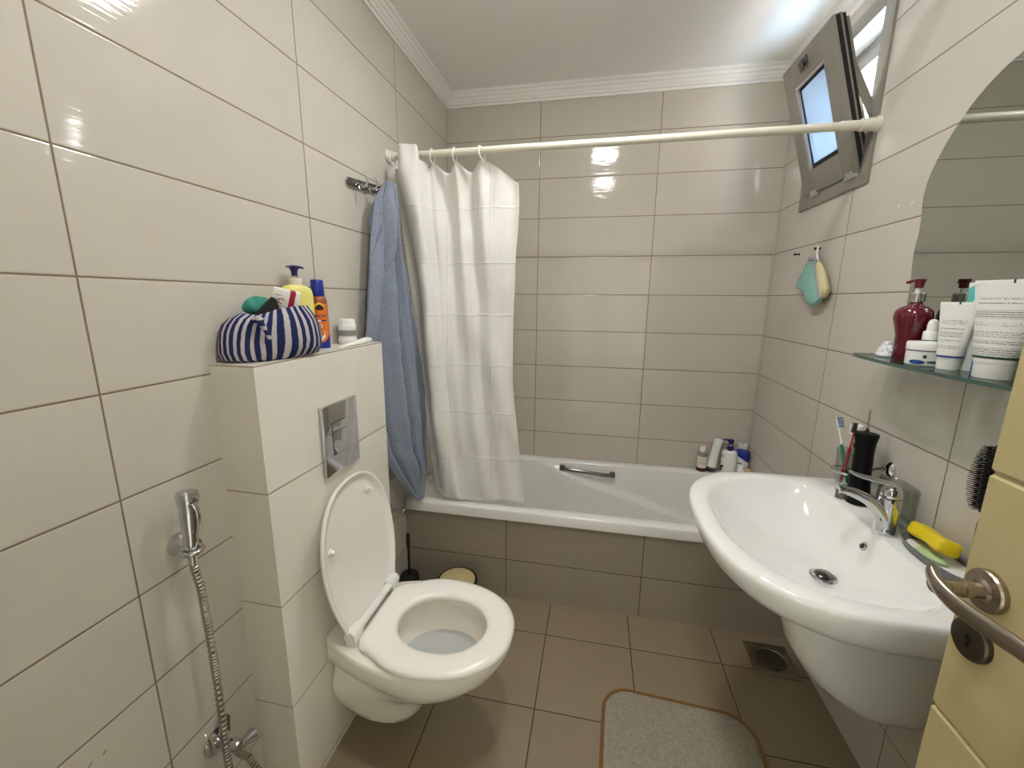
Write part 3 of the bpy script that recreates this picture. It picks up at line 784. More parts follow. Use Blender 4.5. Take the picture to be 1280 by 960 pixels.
# ------------------------------------------------------------------ things on the washbasin ledge
# oval clear container behind the faucet
jc = (1.651, 1.085)
jar = MB()
def oval(hx, hy, z, n=40): return [Vector((jc[0]+hx*math.copysign(abs(math.cos(2*PI*i/n))**.8, math.cos(2*PI*i/n)), jc[1]+hy*math.copysign(abs(math.sin(2*PI*i/n))**.8, math.sin(2*PI*i/n)), z)) for i in range(n)]
z0 = BZT+.0005
jar.loft([oval(.022, .060, z0), oval(.024, .063, z0+.003), oval(.024, .063, z0+.11), oval(.0215, .0605, z0+.11), oval(.0215, .0605, z0+.008), oval(.020, .058, z0+.006)])
jo = obj('clear_container', jar, 'clear_acrylic', None, 40, origin=(jc[0], jc[1], z0))
tag(jo, 'clear oval container behind the faucet on the washbasin ledge', 'container')

wf_ = thing('water_flosser', 'black flared water flosser with a thin clear tip on the washbasin', 'water flosser', (1.622, 1.188, z0))
FT = Matrix.Translation((1.622, 1.188, z0)) @ Matrix.Rotation(math.radians(-3), 4, 'X')
obj('handle', MB(FT).lathe([(0, 0), (.027, 0), (.029, .004), (.0275, .03), (.0235, .09), (.0225, .15), (.0245, .185), (.029, .206), (.0275, .211), (.012, .214), (0, .214)], n=32, sy=1.05), 'black', wf_, 40)
obj('jet_tip', MB(FT).lathe([(.006, .212), (.005, .220), (.0028, .224), (.0022, .272), (.0018, .279), (0, .280)], n=14), 'smoke_cap', wf_)
obj('button', MB(FT).box(-.0285, -.022, -.006, .006, .165, .180, .002), 'black_matt', wf_)

th_ = thing('tumbler_holder', 'chrome ring holder fixed to the wall behind the water flosser', 'holder', (RW, 1.262, .86))
TC = (1.628, 1.268)
obj('ring', MB().tube([(TC[0]+.0375*math.cos(2*PI*i/36), TC[1]+.0375*math.sin(2*PI*i/36), .858) for i in range(36)], .0042, 10, closed=True), 'chrome', th_)
obj('rose', MB().lathe([(0, 0), (.024, 0), (.024, .004), (.019, .010), (.009, .013), (.007, .018), (0, .018)], (RW-.0005, 1.178, .905), '-x', 28), 'chrome', th_)
obj('arm', MB().tube(smooth_path([(RW-.016, 1.178, .905), (1.666, 1.205, .892), (1.664, 1.235, .872), (1.662, 1.256, .858)], 6), .0048, 10), 'chrome', th_)
tu = MB().lathe([(0, 0), (.026, 0), (.028, .003), (.0335, .110), (.0318, .110), (.0265, .008), (0, .006)], (TC[0], TC[1], .815), n=36)
tag(obj('tumbler', tu, 'glass', None, 40, origin=(TC[0], TC[1], .815)), 'clear glass tumbler holding the toothbrushes beside the water flosser', 'tumbler')

def brush(label, foot, head, handle_m, neck_m, bristle_m, bdir, group='toothbrushes in the tumbler'):
    foot, head = Vector(foot), Vector(head)
    t = thing('toothbrush', label, 'toothbrush', foot, group)
    d = head-foot
    hp = [foot + d*f for f in (0, .08, .25, .45, .58)]
    obj('handle', MB().tube(hp, [.0035, .005, .0058, .0055, .0040], 12), handle_m, t, 60)
    np_ = [foot + d*f for f in (.57, .68, .8, .86, .95, 1)]
    nk_ = obj('neck', MB().tube(np_, [.0036, .0030, .0032, .0052, .0052, .003], 12, flat=.6), neck_m, t, 60)
    bd = Vector(bdir).normalized(); b_ = MB()
    a0, a1 = foot+d*.85, foot+d*.99; sd = d.normalized().cross(bd)*.0048
    for i in range(7):
        for j in (-1, 0, 1):
            p = a0.lerp(a1, i/6) + sd*j*.8 + bd*.002
            b_.tube([p, p+bd*(.0115+.001*((i+j) % 2))], .0016, 6)
    obj('bristles', b_, bristle_m, t)
    return t
brush('white and green toothbrush with blue bristles leaning left in the tumbler', (1.626, 1.252, .824), (1.606, 1.324, 1.013), 'green_pl', 'white_plastic', 'blue_br', (.55, -.85, .25))
brush('red and blue toothbrush with a black head in the tumbler', (1.610, 1.258, .824), (1.622, 1.252, 1.016), 'red_pl', 'red_pl', 'black_matt', (-.75, -.6, .1))
wt = thing('dental_tube', 'slim tube with a round white cap standing in the tumbler', 'tube', (1.640, 1.272, .824))
obj('tube_body', MB().lathe([(0, 0), (.0065, 0), (.0075, .02), (.0075, .150), (0, .150)], (1.641, 1.280, .824), n=24), 'clear_bottle', wt)
obj('cap', MB().lathe([(0, .150), (.0165, .150), (.0168, .176), (.015, .179), (0, .179)], (1.641, 1.280, .824), n=28), 'white_plastic', wt)

sdish = thing('soap_dish', 'grey oblong soap dish beside the faucet on the washbasin', 'soap dish', (1.628, .90, z0))
def dish(hx, hy, z, n=48):
    return [Vector((1.632+hx*math.copysign(abs(math.cos(2*PI*i/n))**.75, math.cos(2*PI*i/n)), .895+hy*math.copysign(abs(math.sin(2*PI*i/n))**.75, math.sin(2*PI*i/n)), z)) for i in range(n)]
obj('tray', MB().loft([dish(.034, .085, z0), dish(.038, .090, z0+.004), dish(.045, .098, z0+.022), dish(.0435, .0965, z0+.023), dish(.041, .093, z0+.021), dish(.035, .086, z0+.008), dish(.033, .084, z0+.007)]), 'grey_rubber', sdish, 40)
obj('drain_insert', MB().loft([dish(.0325, .083, z0+.0075), dish(.033, .0835, z0+.010), dish(.032, .082, z0+.0105)]), 'white_plastic', sdish, 40, 'white insert in the dish')
ST = Matrix.Translation((1.636, .930, z0+.041)) @ Matrix.Rotation(math.radians(-10), 4, 'Z') @ Matrix.Rotation(math.radians(-9), 4, 'X') @ Matrix.Rotation(math.radians(18), 4, 'Y')
sb = MB(ST); lp = []
for k in range(25):
    t = k/24; y = lerp(-.066, .066, t); e = min(1, (min(t, 1-t)/.07))**.5 if min(t, 1-t) < .07 else 1
    w = (.0225-.003*math.exp(-((t-.5)/.18)**2))*(.72+.28*e); h = (.0175-.0035*math.exp(-((t-.45)/.2)**2))*(.7+.3*e)
    lp.append([Vector((w*math.copysign(abs(math.cos(a))**.45, math.cos(a)), y, h*math.copysign(abs(math.sin(a))**.45, math.sin(a)))) for a in [2*PI*i/28 for i in range(28)]])
sb.loft(lp)
tag(obj('soap_bar', sb, 'soap_yellow', None, 50, origin=(1.636, .93, z0+.02)), 'large yellow soap bar lying across the grey dish', 'soap')
ST2 = Matrix.Translation((1.612, .893, z0+.0165)) @ Matrix.Rotation(.25, 4, 'Z')
sg = MB(ST2).lathe([(0, -.0055), (.018, -.0055), (.022, -.002), (.022, .002), (.018, .0055), (0, .006)], n=28, sy=1.5, sx=.75)
tag(obj('soap_sliver', sg, 'soap_green', None, 50, origin=(1.612, .893, z0+.0115)), 'thin pale green soap sliver under the yellow bar', 'soap')

# ------------------------------------------------------------------ mirror, glass shelf
MX = RW-.006
half = [(1.200, 1.240), (1.218, 1.262), (1.229, 1.32), (1.229, 1.367), (1.233, 1.43), (1.241, 1.49), (1.240, 1.53), (1.237, 1.556), (1.240, 1.60), (1.246, 1.64), (1.241, 1.685), (1.222, 1.729), (1.196, 1.770), (1.169, 1.801), (1.141, 1.829), (1.109, 1.851), (1.075, 1.868), (1.043, 1.879), (1.0, 1.888), (.965, 1.890)]
half = [tuple(p)[:2] for p in smooth_path([(a, b_, 0) for a, b_ in half], 4)]
MC = .965
outl = half + [(2*MC-y, z) for y, z in reversed(half[:-1])]
mi = MB().prism(outl, 'x', MX, RW-.0008)
mo = thing('mirror', 'arched wavy-edged mirror above the glass shelf', 'mirror', (RW, MC, 1.24))
obj('mirror_glass', mi, 'mirror', mo, 20)

SZ = 1.226
shf = thing('glass_shelf', 'clear greenish glass shelf under the mirror', 'shelf', (RW, MC, SZ-.008))
pts = [(RW-.004, 1.262), (RW-.004, .668)]
fr_ = smooth_path([(1.640, .662, 0), (1.596, .668, 0), (1.574, .69, 0), (1.560, .80, 0), (1.554, .90, 0), (1.553, 1.0, 0), (1.556, 1.08, 0), (1.563, 1.17, 0), (1.574, 1.235, 0), (1.592, 1.262, 0), (1.640, 1.264, 0)], 6)
pts = [(p.x, p.y) for p in fr_] + [(RW-.004, 1.262), (RW-.004, .668)]
gp_ = obj('glass_panel', MB().prism(pts, 'z', SZ-.008, SZ), 'shelf_glass', shf, 30)
gp_.data.materials.append(M['shelf_edge'])
for p in gp_.data.polygons:
    if abs(p.normal.z) < .5: p.material_index = 1
for y in (.74, 1.19):
    obj('bracket', MB().box(RW-.03, RW-.0005, y-.012, y+.012, SZ-.022, SZ-.0085, .003), 'chrome', shf)

SB = SZ+.0006
# burgundy pump bottle
def pump(parent, T, z, m, collar_m, spout_dir, stem=.03, cr=.017, tall=.02, head=.013):
    obj('collar', MB(T).lathe([(cr, z), (cr, z+tall), (cr*.9, z+tall+.002), (0, z+tall+.002)], n=28), collar_m, parent)
    obj('stem', MB(T).lathe([(.0055, z+tall), (.0055, z+tall+stem), (0, z+tall+stem)], n=14), 'white_plastic', parent)
    zz = z+tall+stem-.012
    p = MB(T).lathe([(.009, zz), (head*.8, zz+.012), (head, zz+.018), (head*.95, zz+.022), (0, zz+.023)], n=24)
    sx_, sy_ = spout_dir
    p.tube(smooth_path([(0, 0, zz+.018), (sx_*.02, sy_*.02, zz+.018), (sx_*.038, sy_*.038, zz+.014)], 4), [.0062]*4+[.0055]*4+[.0045], 12, flat=.7)
    obj('pump_head', p, m, parent, 40)
bb = thing('pump_bottle', 'glossy burgundy pump bottle on the glass shelf', 'bottle', (1.630, 1.123, SB))
BT = Matrix.Translation((1.630, 1.123, SB))
obj('bottle_body', MB(BT).lathe([(0, 0), (.029, 0), (.031, .003), (.030, .03), (.031, .06), (.037, .085), (.0425, .102), (.043, .113), (.040, .124), (.030, .133), (.018, .137), (.015, .141), (.015, .147), (0, .147)], n=40, sx=.85), 'burgundy', bb, 40)
pump(bb, BT, .146, 'burgundy', 'silver_collar', (-.25, .75), stem=.026, cr=.0165, tall=.020, head=.012)
text('lettering', 'L C', .014, (1.6035, 1.123, SB+.030), (.05, -1, 0), (0, 0, 1), 'silver_collar', bb)
# white cream jar with blue mark
cj = thing('cream_jar', 'low white cream jar with a grey band in front of the burgundy bottle', 'jar', (1.606, 1.022, SB))
JT = Matrix.Translation((1.606, 1.022, SB))
obj('jar_body', MB(JT).lathe([(0, 0), (.032, 0), (.0345, .003), (.035, .034), (0, .034)], n=40), 'white_plastic', cj)
obj('band', MB(JT).lathe([(.0352, .0335), (.0356, .0335), (.0356, .0365), (.0352, .0365)], n=40, cap0=False, cap1=False), 'slate_print', cj, label='grey blue band')
obj('jar_lid', MB(JT).lathe([(0, .0362), (.0362, .0362), (.0362, .052), (.0345, .0545), (0, .055)], n=40), 'white_plastic', cj)
def decal(parent, name, mat, c, ru, rv, R0, a0, T, thick=.0004):
    """oval print wrapped on a round wall"""
    m = MB(T); n = 20; L = []
    for r_ in (0.0001, 1):
        L.append([Vector((R0*math.cos(a0+ru*r_*math.cos(2*PI*i/n)), R0*math.sin(a0+ru*r_*math.cos(2*PI*i/n)), c+rv*r_*math.sin(2*PI*i/n))) for i in range(n)])
    m.loft(L, False, False); return obj(name, m, mat, parent, solid=thick)
decal(cj, 'blue_oval', 'blue_print', .009, .42, .005, .0353, math.radians(215), JT)
decal(cj, 'grey_oval', 'slate_print', .010, .28, .003, .0353, math.radians(258), JT)
decal(cj, 'leaf_mark', 'ink', .022, .10, .004, .0354, math.radians(236), JT)

def sqtube(name, label, base, h, cap_h, cap_r, w_top, r_mid, yaw, body_m, stripe_m, lean=0, cat='tube', cap_m='white_plastic', stripe_z=None, group=None):
    """squeeze tube standing on its cap, crimped at the top; local x across the crimp"""
    t = thing(name, label, cat, base, group)
    T_ = Matrix.Translation(base) @ Matrix.Rotation(yaw, 4, 'Z') @ Matrix.Rotation(lean, 4, 'Y')
    obj('cap', MB(T_).lathe([(0, 0), (cap_r*.94, 0), (cap_r*.97, .002), (cap_r, cap_h), (0, cap_h)], n=36, sy=.72), cap_m, t)
    lp = []; n = 40
    for k in range(13):
        f = k/12; z = cap_h+(h-cap_h)*f*.955
        hx = lerp(r_mid, w_top, f); hy = lerp(r_mid*.72, .0022, f**1.15)
        if k == 0: hx *= .97; hy *= .97
        lp.append([Vector((hx*math.cos(2*PI*i/n), hy*math.sin(2*PI*i/n), z)) for i in range(n)])
    obj('tube_body', MB(T_).loft(lp), body_m, t, 50)
    obj('crimp', MB(T_).box(-w_top, w_top, -.0014, .0014, h*.945, h, .0006), 'white_plastic', t)
    obj('crimp_mark', MB(T_).box(-.0016, .0016, -.0019, .0019, h*.965, h+.0003), 'ink', t)
    if stripe_m:
        z = stripe_z if stripe_z else cap_h+.008
        f = (z-cap_h)/((h-cap_h)*.955); hx = lerp(r_mid, w_top, f)+.0004; hy = lerp(r_mid*.72, .0022, f**1.15)+.0005
        dz = .004
        obj('band', MB(T_).loft([[Vector((hx*math.cos(2*PI*i/n), hy*math.sin(2*PI*i/n), z+q)) for i in range(n)] for q in (-dz*.5, dz*.5)], False, False), stripe_m, t)
    return t, T_
# small white tube, blue band
def prn(name, lines, half_w, cen):
    return printed(name, (232, 231, 222), (96, 98, 98), 0, 2, -half_w, half_w, lines)
# (object coordinates run in world axes, so the print runs across world y)
M['print_small'] = printed('print_small', (233, 232, 224), (90, 92, 92), 1, 2, -.020, .017, [(.098, .109, .52), (.086, .092, .55), (.070, .082, .54), (.060, .066, .5), (.044, .053, .52)])
sqtube('squeeze_tube', 'smaller white squeeze tube with a dark blue band on the glass shelf', (1.607, .956, SB), .146, .024, .0195, .034, .0215, math.radians(-62), 'print_small', 'blue_print', stripe_z=.029)
M['print_large'] = printed('print_large', (230, 230, 222), (84, 88, 86), 1, 2, -.040, .036, [(.150, .156, .5), (.141, .147, .56), (.115, .131, .60), (.100, .109, .44), (.078, .092, .50), (.066, .073, .56), (.042, .060, .60)])
lt_, LT = sqtube('squeeze_tube', 'larger white squeeze tube with a thin green band on the glass shelf', (1.607, .846, SB), .188, .030, .0305, .056, .0325, math.radians(-62), 'print_large', 'green_print', stripe_z=.041)
# tall white bottle between the tubes
ob = thing('lotion_bottle', 'plain white slim bottle between the two squeeze tubes', 'bottle', (1.642, .942, SB))
OT = Matrix.Translation((1.642, .942, SB)) @ Matrix.Rotation(math.radians(-62), 4, 'Z')
obj('bottle_body', MB(OT).lathe([(0, 0), (.021, 0), (.023, .004), (.028, .07), (.026, .12), (.022, .138), (0, .14)], n=36, sy=.6), 'white_plastic', ob, 40)
obj('cap', MB(OT).lathe([(.020, .139), (.021, .142), (.020, .150), (0, .151)], n=30, sy=.6), 'white_plastic', ob)
# teal tube behind
tt, _ = sqtube('squeeze_tube', 'turquoise tube standing behind the larger white tube', (1.660, .978, SB), .188, .028, .016, .026, .018, math.radians(-62), 'teal_tube', None)
# blue small jar
bj = thing('gel_pot', 'small translucent blue pot behind the larger white tube', 'pot', (1.622, .893, SB))
obj('pot_body', MB(Matrix.Translation((1.622, .893, SB))).lathe([(0, 0), (.014, 0), (.015, .003), (.015, .030), (0, .030)], n=26), 'blue_br', bj)
obj('lid', MB(Matrix.Translation((1.622, .893, SB))).lathe([(0, .0302), (.0155, .0302), (.0155, .042), (0, .043)], n=26), 'royal', bj)
# dropper / white bottle behind jar
db = thing('dropper_bottle', 'small clear dropper bottle with a white top beside the cream jar', 'bottle', (1.636, 1.062, SB))
DT = Matrix.Translation((1.636, 1.062, SB))
obj('bottle_body', MB(DT).lathe([(0, 0), (.017, 0), (.018, .003), (.018, .048), (.013, .056), (0, .056)], n=28), 'clear_bottle', db)
obj('collar', MB(DT).lathe([(.0150, .056), (.0152, .074), (.0135, .077), (0, .077)], n=28), 'white_plastic', db)
obj('dropper_bulb', MB(DT).lathe([(.010, .076), (.0105, .092), (.008, .102), (.004, .105), (0, .106)], n=24), 'white_plastic', db)
# black-capped bottle
kb = thing('roll_on', 'small bottle with a black cap behind the dropper bottle', 'bottle', (1.664, 1.070, SB))
KT = Matrix.Translation((1.664, 1.070, SB))
obj('bottle_body', MB(KT).lathe([(0, 0), (.0115, 0), (.0125, .003), (.0125, .05), (0, .052)], n=26), 'white_plastic', kb)
obj('cap', MB(KT).lathe([(.0115, .052), (.0115, .095), (.008, .104), (0, .106)], n=26), 'black', kb)
# dark bottle at the end by the door
dk = thing('spray_can', 'black and white bottle at the end of the shelf beside the door edge', 'bottle', (1.630, .765, SB))
KD = Matrix.Translation((1.632, .768, SB))
obj('bottle_body', MB(KD).lathe([(0, 0), (.026, 0), (.028, .004), (.028, .10), (.024, .112), (0, .114)], n=32), 'black', dk)
obj('label', MB(KD).lathe([(.0283, .068), (.0286, .068), (.0286, .073), (.0283, .073)], n=32, cap0=False, cap1=False), 'white_plastic', dk)
obj('cap', MB(KD).lathe([(.022, .112), (.023, .116), (.023, .135), (.018, .145), (0, .148)], n=32), 'black', dk)
# crumpled white wrapper
def crumple(u, v):
    a = 2*PI*u; h = v
    r = lerp(.026, .006, h**1.3); p = Vector((1.622+r*math.cos(a)*.8, 1.182+r*math.sin(a)*1.1, SB+.0003+.040*h**.8))
    n_ = noise.noise_vector(p*95); p += n_*.006*sst(0, .2, h); p.z = max(p.z, SB+.0003); return p
cw = MB().sheet(crumple, 30, 12)
M['print_wrap'] = printed('print_wrap', (236, 236, 238), (120, 124, 140), 1, 2, -.02, .02, [(.012, .034, .45)])
tag(obj('crumpled_wrapper', cw, 'print_wrap', None, 30, solid=.0006, origin=(1.622, 1.182, SB)), 'crumpled white wrapper at the window end of the glass shelf', 'wrapper')

# round hair brush hanging on the wall behind the door
hb = thing('hairbrush', 'black round bristle hairbrush on the wall, half hidden by the door', 'hairbrush', (1.62, .80, 1.0))
HB0, HB1 = Vector((1.640, .828, .950)), Vector((1.640, .828, 1.095))
obj('barrel', MB().tube([HB0, HB0.lerp(HB1, .1), HB0.lerp(HB1, .9), HB1], [.010, .017, .017, .010], 20), 'black_matt', hb)
brs = MB()
for i in range(20):
    for j in range(14):
        a = 2*PI*(j+(i % 2)*.5)/14; p = HB0.lerp(HB1, .06+.88*i/19); f = math.sin(PI*(.10+.80*i/19))**.6
        d = Vector((math.cos(a), math.sin(a), 0)); brs.tube([p+d*.015, p+d*(.019+.019*f)], [.0013, .0008], 5)
bo = obj('bristles', brs, 'black', hb)
obj('grip', MB().tube([HB0+Vector((0, 0, .004)), HB0+Vector((0, 0, -.03)), HB0+Vector((0, 0, -.10))], [.008, .010, .008], 14), 'black', hb)
obj('hanging_peg', MB().tube([(RW-.0005, .828, 1.100), (1.640, .828, 1.098)], .004, 10), 'chrome', hb)

# ------------------------------------------------------------------ wash mitt and wall pins
NX = RW
for k, (px, py, lab) in enumerate(((999.5, 318, 'empty dark wall pin to the left of the wash mitt'), (1025.6, 310.6, 'dark wall pin holding the loop of the wash mitt'))):
    p = at(px, py, 'x', RW)
    tag(obj('wall_pin', MB().lathe([(0, 0), (.0045, 0), (.0035, .004), (.0025, .014), (.005, .016), (.0045, .021), (0, .022)], (RW-.0003, p.y, p.z), '-x', 14), 'black_matt', None, 40, origin=(RW, p.y, p.z)), lab, 'wall pin', 'pins in the tiled wall')
pin = at(1025.6, 310.6, 'x', RW)
mt = thing('wash_mitt', 'mint and yellow wash mitt hanging on the wall by a white loop', 'wash mitt', (RW, pin.y, pin.z))
def mpt(px, py, dx): q = at(px, py, 'x', RW-.028); return Vector((RW-.028+dx, q.y, q.z))
left_px = [(1013, 323.5), (1008, 331), (1002, 343), (995, 357), (997, 360), (1004, 366), (1006, 372), (1008, 378.5), (1014, 382.6), (1021, 380), (1026, 373)]
seam_px = [(1021.5, 325.5), (1021, 333), (1021.8, 341), (1023, 348), (1024, 356), (1025.5, 363), (1026, 368), (1026.3, 370), (1026.5, 371.5), (1026.6, 372.4), (1026.6, 373)]
right_px = [(1023.5, 327), (1026, 331), (1028.6, 337), (1030.2, 344), (1031.5, 350), (1033, 357), (1032.6, 363), (1031, 367), (1029, 370.5), (1027.6, 372), (1026.8, 373)]
def patch(Lp, Rp, bulge, x_off):
    n = 8; A_ = smooth_path([mpt(*p, 0) for p in Lp], 3); B_ = smooth_path([mpt(*p, 0) for p in Rp], 3); m = MB()
    for sgn in (1, -1):
        vs = []; 
        for k in range(len(A_)):
            for i in range(n+1):
                t = i/n; p = A_[k].lerp(B_[k], t); e = math.sin(PI*k/(len(A_)-1))**.4 if 0 < k < len(A_)-1 else 0
                p = p + Vector((-sgn*bulge*math.sqrt(max(0, 4*t*(1-t)))*e + x_off, 0, 0)); vs.append(p)
        w = n+1
        m.add(vs, [(k*w+i, k*w+i+1, (k+1)*w+i+1, (k+1)*w+i) for k in range(len(A_)-1) for i in range(n)])
    return m
obj('mint_side', patch(left_px, seam_px, .014, 0), 'terry_mint', mt, 60)
obj('yellow_side', patch(seam_px, right_px, .016, .003), 'mesh_yellow', mt, 60)
obj('binding', MB().tube([mpt(*p, -.006) for p in seam_px], .0062, 8).tube([mpt(1012.5, 323.5, -.002), mpt(1022, 326, -.002)], .0055, 8).tube([mpt(*p, 0) for p in left_px[:5]], .003, 8), 'binding', mt, 60)
lpp = mpt(1022.5, 326, 0); top = Vector((RW-.009, pin.y, pin.z+.001))
obj('hanging_loop', MB().tube(smooth_path([lpp, lpp.lerp(top, .5)+Vector((-.004, .003, 0)), top+Vector((0, .003, .004)), top+Vector((0, -.004, .002)), lpp.lerp(top, .5)+Vector((-.004, -.005, 0)), lpp+Vector((0, -.004, 0))], 6), .0022, 8), 'white_plastic', mt, 60)

# two small plugged drill holes in the tile under the window
for k, (px, py, lab) in enumerate(((1124.6, 257.8, 'plugged drill hole in the tile nearer the window'), (1141, 254, 'plugged drill hole in the tile nearer the mirror'))):
    p = at(px, py, 'x', RW)
    tag(obj('wall_plug', MB().lathe([(0, 0), (.0045, 0), (.0045, .0015), (.0025, .0025), (0, .0012)], (RW-.0002, p.y, p.z), '-x', 16), 'off_white', None, 40, origin=(RW, p.y, p.z)), lab, 'wall plug', 'plugged holes')

# ================================================================== SHOWER CURTAIN
RODY, RODZ = 1.530, 1.921
rod = thing('curtain_rod', 'white telescopic shower curtain rod across the room', 'curtain rod', (.84, RODY, RODZ))
obj('outer_tube', MB().tube([(.008, RODY+.002, RODZ), (1.60, RODY-.014, RODZ)], .0130, 20), 'rod_enamel', rod)
obj('inner_tube', MB().tube([(1.575, RODY-.014, RODZ), (RW-.012, RODY-.015, RODZ)], .0150, 20), 'rod_enamel', rod)
obj('end_cap', MB().lathe([(0, 0), (.026, 0), (.026, .004), (.019, .012), (.017, .03), (0, .03)], (.0008, RODY+.002, RODZ), 'x', 28), 'rod_enamel', rod)
obj('end_cap', MB().lathe([(0, 0), (.024, 0), (.024, .004), (.0195, .012), (.0185, .05), (0, .05)], (RW-.0008, RODY-.015, RODZ), '-x', 28), 'rod_enamel', rod)

cu = thing('shower_curtain', 'white vinyl shower curtain bunched at the left end of the rod', 'curtain', (.3, 1.56, .47))
# plan path of the cloth at the top, middle and bottom (x, y), parameter s 0..1
topP = [(.016, 1.548), (.030, 1.560), (.048, 1.540), (.060, 1.575), (.075, 1.600), (.060, 1.510), (.078, 1.478), (.110, 1.470), (.140, 1.482), (.150, 1.520), (.162, 1.560), (.185, 1.552), (.205, 1.575), (.235, 1.590), (.262, 1.566), (.280, 1.548), (.305, 1.575), (.330, 1.592), (.362, 1.562), (.385, 1.545), (.420, 1.555), (.455, 1.566), (.490, 1.572), (.523, 1.570)]
midP = [(.080, 1.575), (.090, 1.597), (.103, 1.578), (.115, 1.600), (.130, 1.604), (.128, 1.560), (.138, 1.515), (.158, 1.492), (.180, 1.497), (.190, 1.520), (.196, 1.555), (.215, 1.562), (.240, 1.566), (.262, 1.574), (.285, 1.570), (.310, 1.562), (.335, 1.568), (.360, 1.576), (.382, 1.570), (.405, 1.562), (.430, 1.562), (.458, 1.566), (.482, 1.568), (.503, 1.566)]
botP = [(.135, 1.610), (.140, 1.650), (.150, 1.640), (.155, 1.680), (.170, 1.690), (.165, 1.620), (.175, 1.585), (.195, 1.565), (.220, 1.560), (.250, 1.562), (.268, 1.576), (.290, 1.580), (.315, 1.576), (.340, 1.574), (.362, 1.576), (.385, 1.572), (.408, 1.570), (.430, 1.572), (.452, 1.574), (.475, 1.572), (.500, 1.570), (.525, 1.572), (.548, 1.574), (.566, 1.572)]
NS = 6
tp, mp_, bp_ = [smooth_path([(x, y, 0) for x, y in P_], NS) for P_ in (topP, midP, botP)]
ringx = [.020, .092, .186, .277, .379]
def ctop(s):
    i = s*(len(topP)-1); x = tp[min(len(tp)-1, int(round(i*NS)))].x
    if i <= 4: return 1.885
    if i < 8.5: return 1.885 + .058*sst(4.5, 6, i)*sst(9.2, 8, i)
    if i < 10: return 1.893
    if i < 19.0:
        # scallops between the rings
        k = i
        return 1.895 - .028*abs(math.sin(PI*(x-.186)/.0945))
    return lerp(1.897, 1.808, ((i-19)/4)**1.25)
NU, NV = (len(topP)-1)*NS, 110
def cfn(u, v):
    k = int(round(u*NU)); s = u
    zt = ctop(s); zb = .466 + .010*math.sin(s*9)
    if s < .42: zb = lerp(.468, .472, s/.42)
    z = lerp(zt, zb, v)
    f = v
    if f < .5: a = f/.5; a = a*a*(3-2*a)*.5+a*.5; p = tp[k].lerp(mp_[k], a)
    else: a = (f-.5)/.5; p = mp_[k].lerp(bp_[k], a*a*.6+a*.4)
    q = Vector((p.x, p.y, z))
    w = noise.noise(Vector((q.x*9+z*2.5, z*3.5, 3.1)))*.016 + noise.noise(Vector((q.x*22-z*4, z*9, 7.7)))*.006
    q.y += w*sst(0, .06, v)
    # right edge wavers
    q.x += (noise.noise(Vector((z*5, .3, 1.7)))*.010)*sst(.8, 1, s)
    # pulled folds below the rings
    pull = math.exp(-v*9)
    q.y += .010*pull*math.sin(q.x*66)
    if z < .49: q.y = max(q.y, 1.553)
    return q
cm = MB().sheet(cfn, NU, NV)
obj('curtain_sheet', cm, 'curtain', cu, 60, solid=.0008)
for k, x in enumerate(ringx):
    r0 = .023; tilt_ = (.2, .12, .15, .12, .38)[k]
    pts = [Vector((x + tilt_*(r0*math.cos(a))*.8 + (.012 if k == 4 else 0)*(.5-.5*math.sin(a)), RODY + .002 + r0*.78*math.sin(a+PI/2)*1.0, RODZ-.008 + r0*1.12*math.sin(a))) for a in [2*PI*i/28 for i in range(28)]]
    labs = ('white curtain ring next to the left wall', 'white curtain ring beside the rolled fold', 'white curtain ring in the middle of the bunch', 'white curtain ring second from the free edge', 'tilted white curtain ring nearest the free edge')
    tag(obj('curtain_ring', MB().tube(pts, .0024, 8, closed=True), 'white_plastic', None, 60, origin=(x, RODY, RODZ)), labs[k], 'curtain ring', 'rings on the curtain rod')

# ================================================================== TOWEL AND HOOK RAIL
hr = thing('hook_rail', 'chrome hook rail on the left wall above the towel', 'hook rail', (0, 1.40, 1.765))
H0, H1 = Vector((.012, 1.222, 1.752)), Vector((.012, 1.555, 1.790))
rail = MB()
d = H1-H0; lo = []
for k in range(2):
    c_ = H0 if k == 0 else H1
    lo.append([c_+Vector((a, 0, b_)) for a, b_ in ((-.004, -.011), (.001, -.012), (.004, -.009), (.004, .009), (.001, .012), (-.004, .011))])
rail.loft(lo)
for f in (.06, .5, .94):
    c_ = H0.lerp(H1, f); rail.lathe([(0, 0), (.008, 0), (.008, .012), (0, .012)], (.0005, c_.y, c_.z), 'x', 16)
obj('rail', rail, 'chrome_dark', hr, 40)
for f in (.16, .36, .58, .82):
    c_ = H0.lerp(H1, f)
    h = MB().tube(smooth_path([c_+Vector((.004, 0, -.003)), c_+Vector((.022, 0, -.012)), c_+Vector((.034, 0, -.008)), c_+Vector((.038, 0, .010)), c_+Vector((.036, 0, .026))], 5), [.0045]*10+[.0038]*10+[.003], 10)
    h.tube(smooth_path([c_+Vector((.004, 0, -.006)), c_+Vector((.010, 0, -.026)), c_+Vector((.018, 0, -.034)), c_+Vector((.024, 0, -.028))], 5), .0032, 10)
    obj('hook', h, 'chrome', hr, 40)

tw = thing('bath_towel', 'blue terry towel hanging in folds from the chrome hook rail', 'towel', (.06, 1.42, 1.78))
